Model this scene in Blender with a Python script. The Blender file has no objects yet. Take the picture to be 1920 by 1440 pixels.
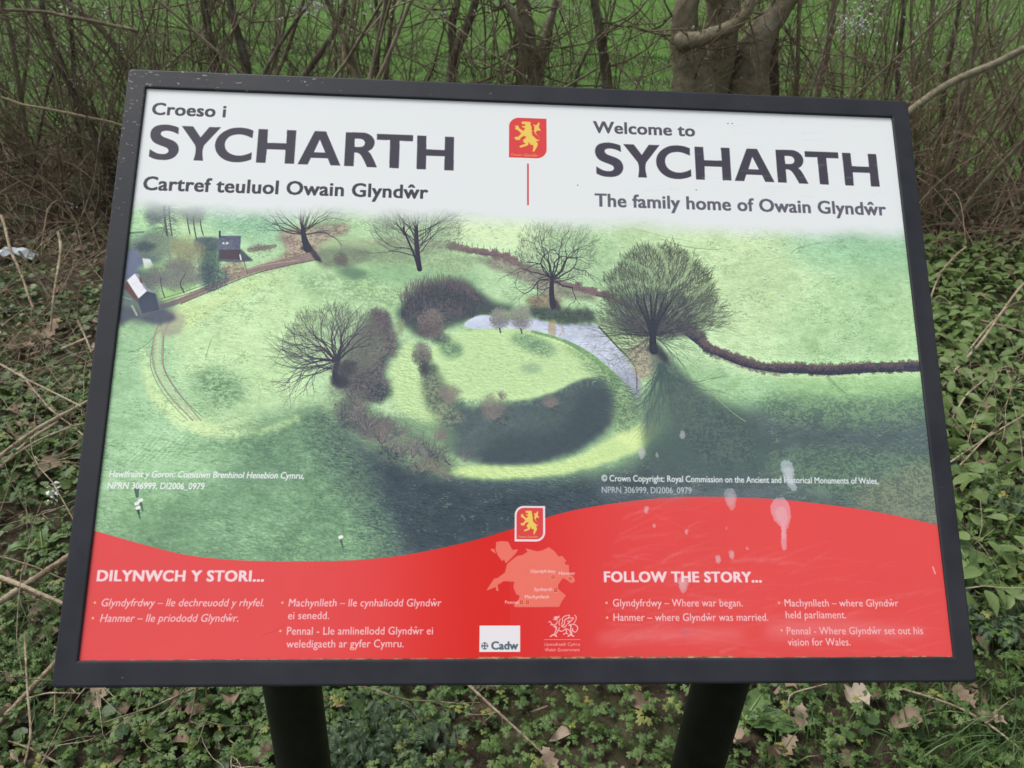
import bpy, math, random
import numpy as np
from mathutils import Vector, Euler, Matrix

scene = bpy.context.scene
COL = scene.collection
RAD = math.radians

# ------------------------------------------------------------------ camera
ZC = 1.05                                       # height of the middle of the board
CAM_P = Vector((-0.0678, -0.7045, ZC + 0.3831))
CAM_R = Euler((RAD(59.569), RAD(-2.626), RAD(-2.508)), 'XYZ')
cam_d = bpy.data.cameras.new('camera'); cam = bpy.data.objects.new('camera', cam_d); COL.objects.link(cam)
cam.location = CAM_P; cam.rotation_euler = CAM_R
cam_d.sensor_width = 36; cam_d.lens = 1450 / 1920 * 36; cam_d.clip_start = .02; cam_d.clip_end = 1000
cam_d.dof.use_dof = True; cam_d.dof.focus_distance = .95; cam_d.dof.aperture_fstop = 14
scene.camera = cam

# ------------------------------------------------------------------ light: flat, bright overcast
world = bpy.data.worlds.new('World'); scene.world = world; world.use_nodes = True
wn = world.node_tree; wn.nodes.clear()
sky = wn.nodes.new('ShaderNodeTexSky'); sky.sky_type = 'NISHITA'; sky.sun_disc = False
SUN_EL, SUN_AZ = 60, 292
sky.sun_elevation = RAD(SUN_EL); sky.sun_rotation = RAD(SUN_AZ); sky.air_density = 1.0; sky.dust_density = 4.0; sky.ozone_density = 1.0
hs = wn.nodes.new('ShaderNodeHueSaturation'); hs.inputs['Saturation'].default_value = .22
bg = wn.nodes.new('ShaderNodeBackground'); bg.inputs['Strength'].default_value = .125
wo = wn.nodes.new('ShaderNodeOutputWorld')
wn.links.new(sky.outputs[0], hs.inputs['Color']); wn.links.new(hs.outputs[0], bg.inputs['Color']); wn.links.new(bg.outputs[0], wo.inputs['Surface'])
sun_d = bpy.data.lights.new('sun', 'SUN'); sun_d.energy = 1.5; sun_d.angle = RAD(22); sun_d.color = (1, .985, .96)
sun = bpy.data.objects.new('sun', sun_d); COL.objects.link(sun)
_a, _e = RAD(SUN_AZ), RAD(SUN_EL)
sun.rotation_euler = Vector((math.sin(_a) * math.cos(_e), math.cos(_a) * math.cos(_e), math.sin(_e))).to_track_quat('Z', 'Y').to_euler()
sun.location = (0, 0, 6)
scene.view_settings.view_transform = 'Standard'; scene.view_settings.look = 'None'
scene.view_settings.exposure = 0.5; scene.view_settings.gamma = 1; scene.view_settings.use_curve_mapping = False
scene.cycles.max_bounces = 6; scene.cycles.transparent_max_bounces = 4

# ------------------------------------------------------------------ helpers
def at(px, py, Y):
    """the point of the plane y = Y met by a sight line of the survey photograph (1920 x 1440)"""
    d = CAM_R.to_matrix() @ Vector(((px - 960) / 1450, (720 - py) / 1450, -1)); t = (Y - CAM_P.y) / d.y
    return CAM_P + d * t
def atz(px, py, z=0.):
    d = CAM_R.to_matrix() @ Vector(((px - 960) / 1450, (720 - py) / 1450, -1)); t = (z - CAM_P.z) / d.z
    return CAM_P + d * t
def depth(p):
    return -(CAM_R.to_matrix().transposed() @ (Vector(p) - CAM_P)).z
def tag(o, label=None, cat=None, group=None, kind=None):
    if label: o['label'] = label
    if cat: o['category'] = cat
    if group: o['group'] = group
    if kind: o['kind'] = kind
    return o
def empty(name, loc=(0, 0, 0), rot=(0, 0, 0)):
    o = bpy.data.objects.new(name, None); COL.objects.link(o); o.location = loc; o.rotation_euler = rot; o.empty_display_size = .05
    return o
def mesh(name, V, F, mat, parent=None, smooth=False, tone=None, rel=None):
    """V (n,3) array; F list of index arrays, each (m,3) or (m,4)"""
    V = np.asarray(V, np.float32)
    if rel is not None: V = V - np.float32(rel)
    Fs = [np.asarray(f, np.int32) for f in (F if isinstance(F, list) else [F]) if len(f)]
    me = bpy.data.meshes.new(name)
    idx = np.concatenate([f.ravel() for f in Fs]); tot = np.concatenate([np.full(len(f), f.shape[1], np.int32) for f in Fs])
    me.vertices.add(len(V)); me.vertices.foreach_set('co', V.ravel())
    me.loops.add(len(idx)); me.loops.foreach_set('vertex_index', idx)
    me.polygons.add(len(tot)); me.polygons.foreach_set('loop_start', np.concatenate([[0], np.cumsum(tot)[:-1]]).astype(np.int32)); me.polygons.foreach_set('loop_total', tot)
    me.polygons.foreach_set('use_smooth', np.full(len(tot), smooth, bool))
    me.update(calc_edges=True)
    if tone is not None:
        a = me.attributes.new('tone', 'FLOAT', 'POINT'); a.data.foreach_set('value', np.asarray(tone, np.float32))
    me.materials.append(mat)
    o = bpy.data.objects.new(name, me); COL.objects.link(o)
    if parent: o.parent = parent
    return o

def material(name, color=(.5, .5, .5), rough=.6, spec=.5):
    m = bpy.data.materials.new(name); m.use_nodes = True; nt = m.node_tree
    b = nt.nodes['Principled BSDF']; b.inputs['Base Color'].default_value = (*color, 1); b.inputs['Roughness'].default_value = rough
    b.inputs['Specular IOR Level'].default_value = spec
    return m, nt, b
def node(nt, t, **kw):
    n = nt.nodes.new(t)
    for k, v in kw.items():
        if k in n.inputs: n.inputs[k].default_value = v
        else: setattr(n, k, v)
    return n
def ramp(nt, fac, stops):
    r = nt.nodes.new('ShaderNodeValToRGB'); e = r.color_ramp.elements
    while len(e) < len(stops): e.new(.5)
    for i, (p, c) in enumerate(stops): e[i].position = p; e[i].color = (*c, 1)
    nt.links.new(fac, r.inputs[0]); return r.outputs[0]
def noise(nt, scale, detail=4, rough=.6, vec=None):
    n = nt.nodes.new('ShaderNodeTexNoise'); n.inputs['Scale'].default_value = scale; n.inputs['Detail'].default_value = detail; n.inputs['Roughness'].default_value = rough
    if vec is None:
        c = nt.nodes.new('ShaderNodeNewGeometry'); vec = c.outputs['Position']
    nt.links.new(vec, n.inputs['Vector']); return n.outputs['Fac']
def bump(nt, b, h, strength=.5, dist=.01):
    n = nt.nodes.new('ShaderNodeBump'); n.inputs['Strength'].default_value = strength; n.inputs['Distance'].default_value = dist
    nt.links.new(h, n.inputs['Height']); nt.links.new(n.outputs[0], b.inputs['Normal'])
def mixc(nt, fac, a, b, mode='MIX'):
    n = nt.nodes.new('ShaderNodeMix'); n.data_type = 'RGBA'; n.blend_type = mode
    for s, v in ((n.inputs[0], fac), (n.inputs[6], a), (n.inputs[7], b)):
        if hasattr(v, 'is_linked'): nt.links.new(v, s)
        else: s.default_value = v if not isinstance(v, tuple) else (*v, 1)
    return n.outputs[2]
def math_(nt, op, a, b=0.):
    n = nt.nodes.new('ShaderNodeMath'); n.operation = op
    for s, v in ((n.inputs[0], a), (n.inputs[1], b)):
        if hasattr(v, 'is_linked'): nt.links.new(v, s)
        else: s.default_value = v
    return n.outputs[0]

def leaf_material(name, stops, rough=.5, trans=.25, spots=None):
    m, nt, b = material(name, rough=rough, spec=.35)
    a = node(nt, 'ShaderNodeAttribute', attribute_name='tone')
    c = ramp(nt, a.outputs['Fac'], stops)
    n = noise(nt, 55, 3)
    c = mixc(nt, math_(nt, 'MULTIPLY', n, .55), c, tuple(x * .45 for x in stops[0][1]))
    if spots:
        s = math_(nt, 'GREATER_THAN', noise(nt, 90, 2), .69); c = mixc(nt, s, c, spots)
    nt.links.new(c, b.inputs['Base Color'])
    bump(nt, b, noise(nt, 160, 3), .35, .004)
    t = node(nt, 'ShaderNodeBsdfTranslucent'); nt.links.new(c, t.inputs['Color'])
    mx = node(nt, 'ShaderNodeMixShader'); mx.inputs[0].default_value = trans
    out = nt.nodes['Material Output']
    nt.links.new(b.outputs[0], mx.inputs[1]); nt.links.new(t.outputs[0], mx.inputs[2]); nt.links.new(mx.outputs[0], out.inputs['Surface'])
    return m
def bark_material(name, ca, cb, cc, scale=40, streak=1.):
    m, nt, b = material(name, rough=.9, spec=.2)
    a = node(nt, 'ShaderNodeAttribute', attribute_name='tone')
    n1 = noise(nt, scale, 6, .65); n2 = noise(nt, scale * .22, 3)
    c = ramp(nt, n1, [(.3, ca), (.62, cb)])
    c = mixc(nt, math_(nt, 'MULTIPLY', a.outputs['Fac'], 1.), c, mixc(nt, .5, cb, cc))
    c = mixc(nt, ramp(nt, n2, [(.52, (0, 0, 0)), (.7, (.75, .75, .75))]), c, cc)
    nt.links.new(c, b.inputs['Base Color']); bump(nt, b, n1, .9, .01)
    return m

def tubes(P, R, sides=4):
    """P (M,N,3) polylines, R (M,N) radii -> verts, quads"""
    P = np.asarray(P, float); R = np.asarray(R, float); M, N = R.shape
    T = np.gradient(P, axis=1); T /= np.linalg.norm(T, axis=2, keepdims=True) + 1e-9
    ref = np.where(np.abs(T.mean(1)[:, 2:3]) > .85, [[1., .13, 0.]], [[.07, .05, 1.]])[:, None, :]
    A = np.cross(T, np.broadcast_to(ref, T.shape)); A /= np.linalg.norm(A, axis=2, keepdims=True) + 1e-9
    B = np.cross(T, A)
    th = np.arange(sides) * 2 * math.pi / sides
    V = P[:, :, None] + R[:, :, None, None] * (A[:, :, None] * np.cos(th)[:, None] + B[:, :, None] * np.sin(th)[:, None])
    i = np.arange(M)[:, None, None] * N * sides + np.arange(N - 1)[None, :, None] * sides + np.arange(sides)[None, None]
    j = np.arange(M)[:, None, None] * N * sides + np.arange(N - 1)[None, :, None] * sides + ((np.arange(sides) + 1) % sides)[None, None]
    F = np.stack([i, j, j + sides, i + sides], -1).reshape(-1, 4)
    return V.reshape(-1, 3), F
def grow(rg, P0, D, L, N, wig, up=0., droop=0.):
    P0 = np.asarray(P0, float); M = len(P0); P = np.zeros((M, N, 3)); P[:, 0] = P0; d = D / (np.linalg.norm(D, axis=1, keepdims=True) + 1e-9)
    for k in range(1, N):
        d = d + rg.randn(M, 3) * wig; d[:, 2] += up - droop * k / N
        d /= np.linalg.norm(d, axis=1, keepdims=True) + 1e-9
        P[:, k] = P[:, k - 1] + d * (L / (N - 1))[:, None]
    return P
def children(rg, P, R, per, spread, Lf, tmin=.25, scale=.5):
    """positions, directions, lengths, radii for shoots that leave the polylines P"""
    M, N = R.shape; k = np.repeat(np.arange(M), per); t = (tmin + (1 - tmin) * rg.rand(len(k))) * (N - 1)
    i = np.minimum(t.astype(int), N - 2); f = (t - i)[:, None]
    p = P[k, i] * (1 - f) + P[k, i + 1] * f; d = P[k, i + 1] - P[k, i]; d /= np.linalg.norm(d, axis=1, keepdims=True) + 1e-9
    d = d + rg.randn(len(k), 3) * spread
    Lp = np.linalg.norm(np.diff(P, axis=1), axis=2).sum(1)[k]
    r = (R[k, i] * (1 - f[:, 0]) + R[k, i + 1] * f[:, 0]) * scale
    return p, d, Lp * Lf * (.5 + rg.rand(len(k)) * .8), r
class Pile:
    """geometry gathered for one mesh"""
    def __init__(s): s.V = []; s.F = []; s.T = []; s.n = 0
    def add(s, V, F, tone=0.):
        V = np.asarray(V, float).reshape(-1, 3); F = np.asarray(F)
        s.V.append(V); s.F.append(F + s.n); s.T.append(np.broadcast_to(np.asarray(tone, float), (len(V),))); s.n += len(V)
    def build(s, name, mat, parent=None, smooth=False, rel=None):
        F = [np.concatenate([f for f in s.F if f.shape[1] == k]) for k in (3, 4) if any(f.shape[1] == k for f in s.F)]
        return mesh(name, np.concatenate(s.V), F, mat, parent, smooth, np.concatenate(s.T), rel)
def scatter(pile, tv, tf, pos, yaw, tilt, tdir, size, tone, sx=None):
    """copies of a small template (tv, tf) turned, tilted and scaled, as plain geometry"""
    M = len(pos); tv = np.asarray(tv, float); n = len(tv)
    c, s_ = np.cos(yaw), np.sin(yaw)
    X = tv[None, :, 0] * size[:, None] * (1 if sx is None else sx[:, None]); Y = tv[None, :, 1] * size[:, None]; Z = tv[None, :, 2] * size[:, None]
    x = X * c[:, None] - Y * s_[:, None]; y = X * s_[:, None] + Y * c[:, None]
    # tilt about a horizontal axis of direction tdir
    ax, ay = np.cos(tdir)[:, None], np.sin(tdir)[:, None]; ct, st = np.cos(tilt)[:, None], np.sin(tilt)[:, None]
    dot = ax * x + ay * y
    cx, cy, cz = ay * Z, -ax * Z, ax * y - ay * x
    x2 = x * ct + cx * st + ax * dot * (1 - ct); y2 = y * ct + cy * st + ay * dot * (1 - ct); z2 = Z * ct + cz * st
    V = np.stack([x2, y2, z2], -1) + pos[:, None, :]
    F = (np.asarray(tf)[None] + (np.arange(M) * n)[:, None, None]).reshape(-1, np.asarray(tf).shape[1])
    pile.add(V.reshape(-1, 3), F, np.repeat(tone, n))

_gn = np.random.RandomState(3).rand(64, 64)
def _gl(x, y, c):
    x = np.asarray(x, float) / c + 17; y = np.asarray(y, float) / c + 23
    i = np.floor(x).astype(int); j = np.floor(y).astype(int); f = x - i; g = y - j; f = f * f * (3 - 2 * f); g = g * g * (3 - 2 * g)
    G = lambda a, b: _gn[a % 64, b % 64]
    return (G(i, j) * (1 - f) + G(i + 1, j) * f) * (1 - g) + (G(i, j + 1) * (1 - f) + G(i + 1, j + 1) * f) * g - .5
def gz(x, y):
    """height of the ground: level verge, low hedge bank, then the field"""
    x = np.asarray(x, float); y = np.asarray(y, float)
    b = .10 * np.exp(-((y - 3.9) / .55) ** 2)
    rise = np.where(y > 30, (y - 30) * .035, 0)
    return b + rise + .05 * _gl(x, y, 1.1) + .03 * _gl(x, y, .35) + .4 * np.clip((y - 6) / 20, 0, 1) * _gl(x, y, 9)
POST_Y = .0; PRINT_REFL = .030; PRINT_GAIN = 1.0
# ---------------------------------------------------------------- printed sheet
# The flat print of the board is painted here in numbers (display colours), in
# the sheet's own plane, 841 x 594 mm.
SC = 2.4
PW, PH = int(841 * SC), int(594 * SC)

def _hom(P, Q):
    A, b = [], []
    for (x, y), (u, v) in zip(P, Q):
        A.append([x, y, 1, 0, 0, 0, -u * x, -u * y]); b.append(u)
        A.append([0, 0, 0, x, y, 1, -v * x, -v * y]); b.append(v)
    return np.append(np.linalg.solve(np.array(A, float), b), 1).reshape(3, 3)

# survey frame of the sheet: traced design coordinates -> millimetres on the sheet
HM = _hom([[273, 163], [1677, 219], [1788, 1232], [146, 1240]],
          [[0, 0], [841, 0], [841, 594], [0, 594]])

def cv(pts):
    p = np.atleast_2d(np.asarray(pts, float))
    q = np.c_[p, np.ones(len(p))] @ HM.T
    return q[:, :2] / q[:, 2:3] * SC

prng = np.random.RandomState(11)
CAN = np.zeros((PH, PW, 3), np.float32)

def _gk(s):
    r = max(1, int(s * 2.6 + .5)); x = np.arange(-r, r + 1)
    k = np.exp(-x * x / (2 * s * s)); return k / k.sum(), r

def gblur(m, s):
    if s < .3: return m
    f = 1
    if s > 8:                                   # work on a smaller copy
        f = int(s // 4); h, w = m.shape; H2, W2 = -(-h // f) * f, -(-w // f) * f
        mm = np.pad(m, ((0, H2 - h), (0, W2 - w)), mode='edge').reshape(H2 // f, f, W2 // f, f).mean((1, 3))
        b = gblur(mm, s / f)
        yy = np.clip((np.arange(h) + .5) / f - .5, 0, b.shape[0] - 1); xx = np.clip((np.arange(w) + .5) / f - .5, 0, b.shape[1] - 1)
        y0 = np.minimum(yy.astype(int), b.shape[0] - 2 if b.shape[0] > 1 else 0); x0 = np.minimum(xx.astype(int), b.shape[1] - 2 if b.shape[1] > 1 else 0)
        fy = (yy - y0)[:, None]; fx = (xx - x0)[None]
        y1 = np.minimum(y0 + 1, b.shape[0] - 1); x1 = np.minimum(x0 + 1, b.shape[1] - 1)
        return (b[y0][:, x0] * (1 - fy) * (1 - fx) + b[y1][:, x0] * fy * (1 - fx) + b[y0][:, x1] * (1 - fy) * fx + b[y1][:, x1] * fy * fx)
    k, r = _gk(s)
    p = np.pad(m, ((r, r), (0, 0)), mode='edge'); o = np.zeros_like(m)
    for i, kk in enumerate(k): o = o + kk * p[i:i + m.shape[0]]
    p = np.pad(o, ((0, 0), (r, r)), mode='edge'); q = np.zeros_like(m)
    for i, kk in enumerate(k): q = q + kk * p[:, i:i + m.shape[1]]
    return q

def vnoise(h, w, cell, seed, cellx=None):
    r = np.random.RandomState(seed); cy, cx = cell, cellx or cell
    g = r.rand(int(h / cy) + 3, int(w / cx) + 3).astype(np.float32)
    yy = np.arange(h) / cy; xx = np.arange(w) / cx
    y0 = yy.astype(int); x0 = xx.astype(int)
    fy = (yy - y0); fx = (xx - x0); fy = (fy * fy * (3 - 2 * fy))[:, None]; fx = (fx * fx * (3 - 2 * fx))[None]
    a = g[y0][:, x0]; b = g[y0][:, x0 + 1]; c = g[y0 + 1][:, x0]; d = g[y0 + 1][:, x0 + 1]
    return ((a * (1 - fx) + b * fx) * (1 - fy) + (c * (1 - fx) + d * fx) * fy - .5).astype(np.float32) * 2

N_L = vnoise(PH, PW, 160, 1) * .6 + vnoise(PH, PW, 60, 2) * .4
N_M = vnoise(PH, PW, 24, 3, 34) * .5 + vnoise(PH, PW, 10, 4, 16) * .5
N_S = vnoise(PH, PW, 4, 5, 7) * .6 + vnoise(PH, PW, 2, 6, 3) * .5
N_F = vnoise(PH, PW, 1.6, 21) * .6 + vnoise(PH, PW, 5, 22) * .5
# shaded relief of tussocky grass: derivative of a noise field, lit from the upper right
_h = .7 * vnoise(PH, PW, 5, 7, 13) + .8 * vnoise(PH, PW, 2.4, 8, 6) + .35 * vnoise(PH, PW, 1.3, 9, 2.2)
N_R = np.zeros_like(_h); N_R[1:-1, 1:-1] = (_h[:-2, 2:] - _h[2:, :-2]) * .8
N_R *= np.clip(.75 + .9 * N_L + .5 * vnoise(PH, PW, 40, 10, 90), .15, 1.6)

def pmask(poly, blur=0., wob=0., wseed=0):
    """coverage of a polygon (canvas units) over its bounding box"""
    poly = np.asarray(poly, float); pad = int(blur * 3 + wob + 4)
    x0 = max(0, int(poly[:, 0].min()) - pad); x1 = min(PW, int(poly[:, 0].max()) + pad + 1)
    y0 = max(0, int(poly[:, 1].min()) - pad); y1 = min(PH, int(poly[:, 1].max()) + pad + 1)
    if x1 <= x0 or y1 <= y0: return None
    ss = 2 if blur < 1.5 else 1
    X = (np.arange((x1 - x0) * ss) + .5) / ss + x0; Y = (np.arange((y1 - y0) * ss) + .5) / ss + y0
    ins = np.zeros((len(Y), len(X)), bool)
    n = len(poly)
    for i in range(n):
        ax, ay = poly[i]; bx, by = poly[(i + 1) % n]
        if ay == by: continue
        if ay > by: ax, ay, bx, by = bx, by, ax, ay
        j0, j1 = np.searchsorted(Y, ay), np.searchsorted(Y, by)
        if j1 <= j0: continue
        xc = ax + (Y[j0:j1] - ay) * (bx - ax) / (by - ay)
        ins[j0:j1] ^= (X[None] < xc[:, None])
    m = ins.astype(np.float32)
    if ss == 2: m = m.reshape(y1 - y0, 2, x1 - x0, 2).mean((1, 3))
    if wob:                                     # ragged edge
        b = gblur(m, wob * 1.6); nn = (N_F + N_S + .7 * N_M)[y0:y1, x0:x1]
        m = np.clip((b - .5 + nn * .3) * 3.2 + .5, 0, 1) * np.clip(b * 8 - .4, 0, 1)
    if blur: m = gblur(m, blur)
    return m, x0, y0, x1, y1

def smooth(pts, n=8, closed=True):
    """Catmull-Rom"""
    p = np.asarray(pts, float); N = len(p); out = []
    rng_ = range(N) if closed else range(N - 1)
    for i in rng_:
        if closed: a, b, c, d = p[i - 1], p[i], p[(i + 1) % N], p[(i + 2) % N]
        else: a, b, c, d = p[max(i - 1, 0)], p[i], p[i + 1], p[min(i + 2, N - 1)]
        for t in np.arange(n) / n:
            out.append(.5 * (2 * b + (c - a) * t + (2 * a - 5 * b + 4 * c - d) * t * t + (3 * b - a - 3 * c + d) * t ** 3))
    if not closed: out.append(p[-1])
    return np.array(out)

def comp(m, x0, y0, x1, y1, col, alpha=1., tex=None, amp=0.):
    c = np.array(col, np.float32) / 255.
    reg = CAN[y0:y1, x0:x1]
    a = (m * alpha)[..., None]
    src = np.broadcast_to(c, reg.shape)
    if tex is not None: src = src * (1 + amp * tex[y0:y1, x0:x1, None])
    reg[:] = reg * (1 - a) + src * a

def fill(pts, col, blur=2., alpha=1., wob=0., sm=True, tex=None, amp=.1):
    q = cv(smooth(pts) if sm else pts)
    r = pmask(q, blur * 1.35, wob)
    if r: comp(*r, col, alpha, tex, amp)

def mottle(pts, ca, cb, blur=2., alpha=1., wob=4., gain=1.6, fine=1., sm=True):
    q = cv(smooth(pts) if sm else pts); r = pmask(q, blur * 1.35, wob)
    if not r: return
    m, x0, y0, x1, y1 = r
    n = np.clip(.5 + gain * .5 * (N_S * fine + N_M * .6 + N_F * fine)[y0:y1, x0:x1], 0, 1)[..., None]
    src = (np.float32(ca) * (1 - n) + np.float32(cb) * n) / 255.
    a = (m * alpha)[..., None]; CAN[y0:y1, x0:x1] = CAN[y0:y1, x0:x1] * (1 - a) + src * a

def haze_crown(cx, cy, rx, ry, n, base, col=(112, 116, 108), alpha=.3, L=7):
    """the fine outer twigs of a bare crown"""
    t = np.arange(0, 6.28, .25); w_ = 1 + .03 * np.sin(t * 3 + cx) + .03 * np.sin(t * 7 + cy) + .03 * np.sin(t * 13 + cx * 2)
    fill(np.c_[cx + rx * w_ * np.cos(t), cy + ry * w_ * np.sin(t)], col, 4, alpha, 5)
    c = np.array(col, np.float32) * .86 / 255.
    for i in range(n):
        a = prng.rand() * 6.283; r = prng.rand() ** .42
        r *= 1 + .03 * math.sin(a * 3 + cx) + .03 * math.sin(a * 7 + cy) + .03 * math.sin(a * 13 + cx * 2) + .05 * prng.randn()
        if math.sin(a * 9 + r * 7 + cy) >.86: continue
        x, y = cx + math.cos(a) * r * rx, cy + math.sin(a) * r * ry
        if y > base[1] - 4: continue
        th = math.atan2(y - base[1], x - base[0]) + prng.randn() * .45; l = L * (.5 + prng.rand())
        p = cv([(x, y), (x + math.cos(th) * l, y + math.sin(th) * l)])
        seg(p[0], p[1], 1.5, .8, c, .55)

def fill_mm(pts, col, blur=0., alpha=1.):
    r = pmask(np.asarray(pts, float) * SC, blur)
    if r: comp(*r, col, alpha)

def seg(a, b, wa, wb, col, alpha, soft=.6):
    x0 = max(0, int(min(a[0], b[0]) - wa - 2)); x1 = min(PW, int(max(a[0], b[0]) + wa + 3))
    y0 = max(0, int(min(a[1], b[1]) - wa - 2)); y1 = min(PH, int(max(a[1], b[1]) + wa + 3))
    if x1 <= x0 or y1 <= y0: return
    X = np.arange(x0, x1) + .5 - a[0]; Y = (np.arange(y0, y1) + .5 - a[1])[:, None]
    dx, dy = b[0] - a[0], b[1] - a[1]; L = dx * dx + dy * dy + 1e-6
    t = np.clip((X * dx + Y * dy) / L, 0, 1)
    d = np.hypot(X - t * dx, Y - t * dy)
    w = (wa + (wb - wa) * t) * .5
    m = np.clip((w - d) / soft * .5 + .5, 0, 1) * np.minimum(1, w * 2)
    m = (m * alpha)[..., None]
    CAN[y0:y1, x0:x1] = CAN[y0:y1, x0:x1] * (1 - m) + np.float32(col) * m

def line(pts, w, col, alpha=1., w1=None, sm=True, mm=False, soft=.6):
    p = np.array(pts, float)
    if sm and len(p) > 2: p = smooth(p, 6, False)
    q = p * SC if mm else cv(p)
    w1 = w if w1 is None else w1; k = SC if mm else 1.35
    c = np.array(col, np.float32) / 255.; n = len(q) - 1
    for i in range(n):
        wa = w + (w1 - w) * i / n; wb = w + (w1 - w) * (i + 1) / n
        seg(q[i], q[i + 1], wa * k, wb * k, c, alpha, soft)

def branch(p, ang, L, w, depth, col, spread, wig, alpha, kids=2, up=0.):
    """one limb and what grows from it, drawn with strokes"""
    n = max(2, int(L / 7)); q = [np.array(p, float)]
    for i in range(n):
        ang += prng.randn() * wig + up * math.sin(-math.pi / 2 - ang)
        q.append(q[-1] + np.array([math.cos(ang), math.sin(ang)]) * L / n)
    c = cv(np.array(q)); cc = np.array(col, np.float32) / 255.
    for i in range(n):
        seg(c[i], c[i + 1], (w * (1 - .45 * i / n)) * 1.35, (w * (1 - .45 * (i + 1) / n)) * 1.35, cc, alpha)
    if depth == 0: return
    kk_ = kids + (depth <= 2)
    for k in range(kk_):
        i = prng.randint(max(1, int(n * .3)), n + 1) if k else n
        s_ = (1, -1)[k % 2] * spread * (.35 + .75 * prng.rand())
        branch(q[i], ang + s_, L * (.6 + .22 * prng.rand()), w * .58,
               depth - 1, np.array(col) * .9 + np.array((150, 150, 140)) * .1, spread, wig, alpha * .9, kids, up)

def bare_tree(base, top, w, limbs, L, col, depth=4, spread=.55, wig=.12, fan=(-2.9, -.25), alpha=.8, kids=2, up=0., n_up=1.):
    line([base, top], w * 1.35, col, .95, w * .9)
    for i in range(limbs):
        a = fan[0] + (fan[1] - fan[0]) * (i + .5 + (prng.rand() - .5) * .6) / limbs
        f = prng.rand() * .35
        s = (np.array(top) * (1 - f) + np.array(base) * f)
        LL = L * (.8 + .4 * prng.rand()) * (1 - (1 - n_up) * abs(math.cos(a)))
        branch(s, a, LL, w * .42, depth, col, spread, wig, alpha, kids, up)

def dabs(cx, cy, rx, ry, n, cols, size=(1.5, 4), alpha=.5, rim=.3, flat=.0, lit=None):
    """a bush as a crowd of small strokes"""
    mc_ = np.mean(np.array(cols, float), 0)
    t = np.arange(0, 6.28, .35); w_ = 1 + .18 * np.sin(t * 3 + cx) + .12 * np.sin(t * 5 + cy)
    if rx > 7: fill(np.c_[cx + rx * .86 * w_ * np.cos(t), cy + ry * .86 * w_ * np.sin(t)], mc_, max(2, min(rx, ry) * .16), min(.75, n / (rx * ry) * 1.6), 4)
    cols = np.array(cols, np.float32) / 255.
    n = int(n * 2.6); size = (size[0] * .55, size[1] * .62)
    for i in range(n):
        a = prng.rand() * 6.283; r = prng.rand() ** .62
        r *= 1 + rim * (prng.rand() - .5) * (math.sin(a * 5 + cx) * .5 + .8)
        x, y = cx + math.cos(a) * r * rx, cy + math.sin(a) * r * ry
        k = prng.randint(len(cols))
        if lit is not None:                     # the side the aerial photograph shows sunlit
            k = 0 if (math.sin(a) * r < -.1 + prng.randn() * .35) else 1 + prng.randint(len(cols) - 1)
        s = size[0] + prng.rand() * (size[1] - size[0])
        th = math.atan2(y - cy - ry * .8, x - cx) + prng.randn() * 1.
        p = cv([(x, y), (x + math.cos(th) * s, y + math.sin(th) * s)])
        seg(p[0], p[1], s * .62, s * .4, cols[k], alpha * .8)

def twig_bush(cx, by, rx, h, n, col, alpha=.45):
    """bare shrub: stems fanning out of its foot"""
    for i in range(n):
        a = -math.pi / 2 + (prng.rand() - .5) * 2.1
        L = h * (.6 + .45 * prng.rand()) * (1 if abs(a + 1.57) < .6 else .8)
        branch((cx + (prng.rand() - .5) * rx * .5, by), a, L * .55, 1.3, 2, col, .5, .1, alpha, 2)

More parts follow.
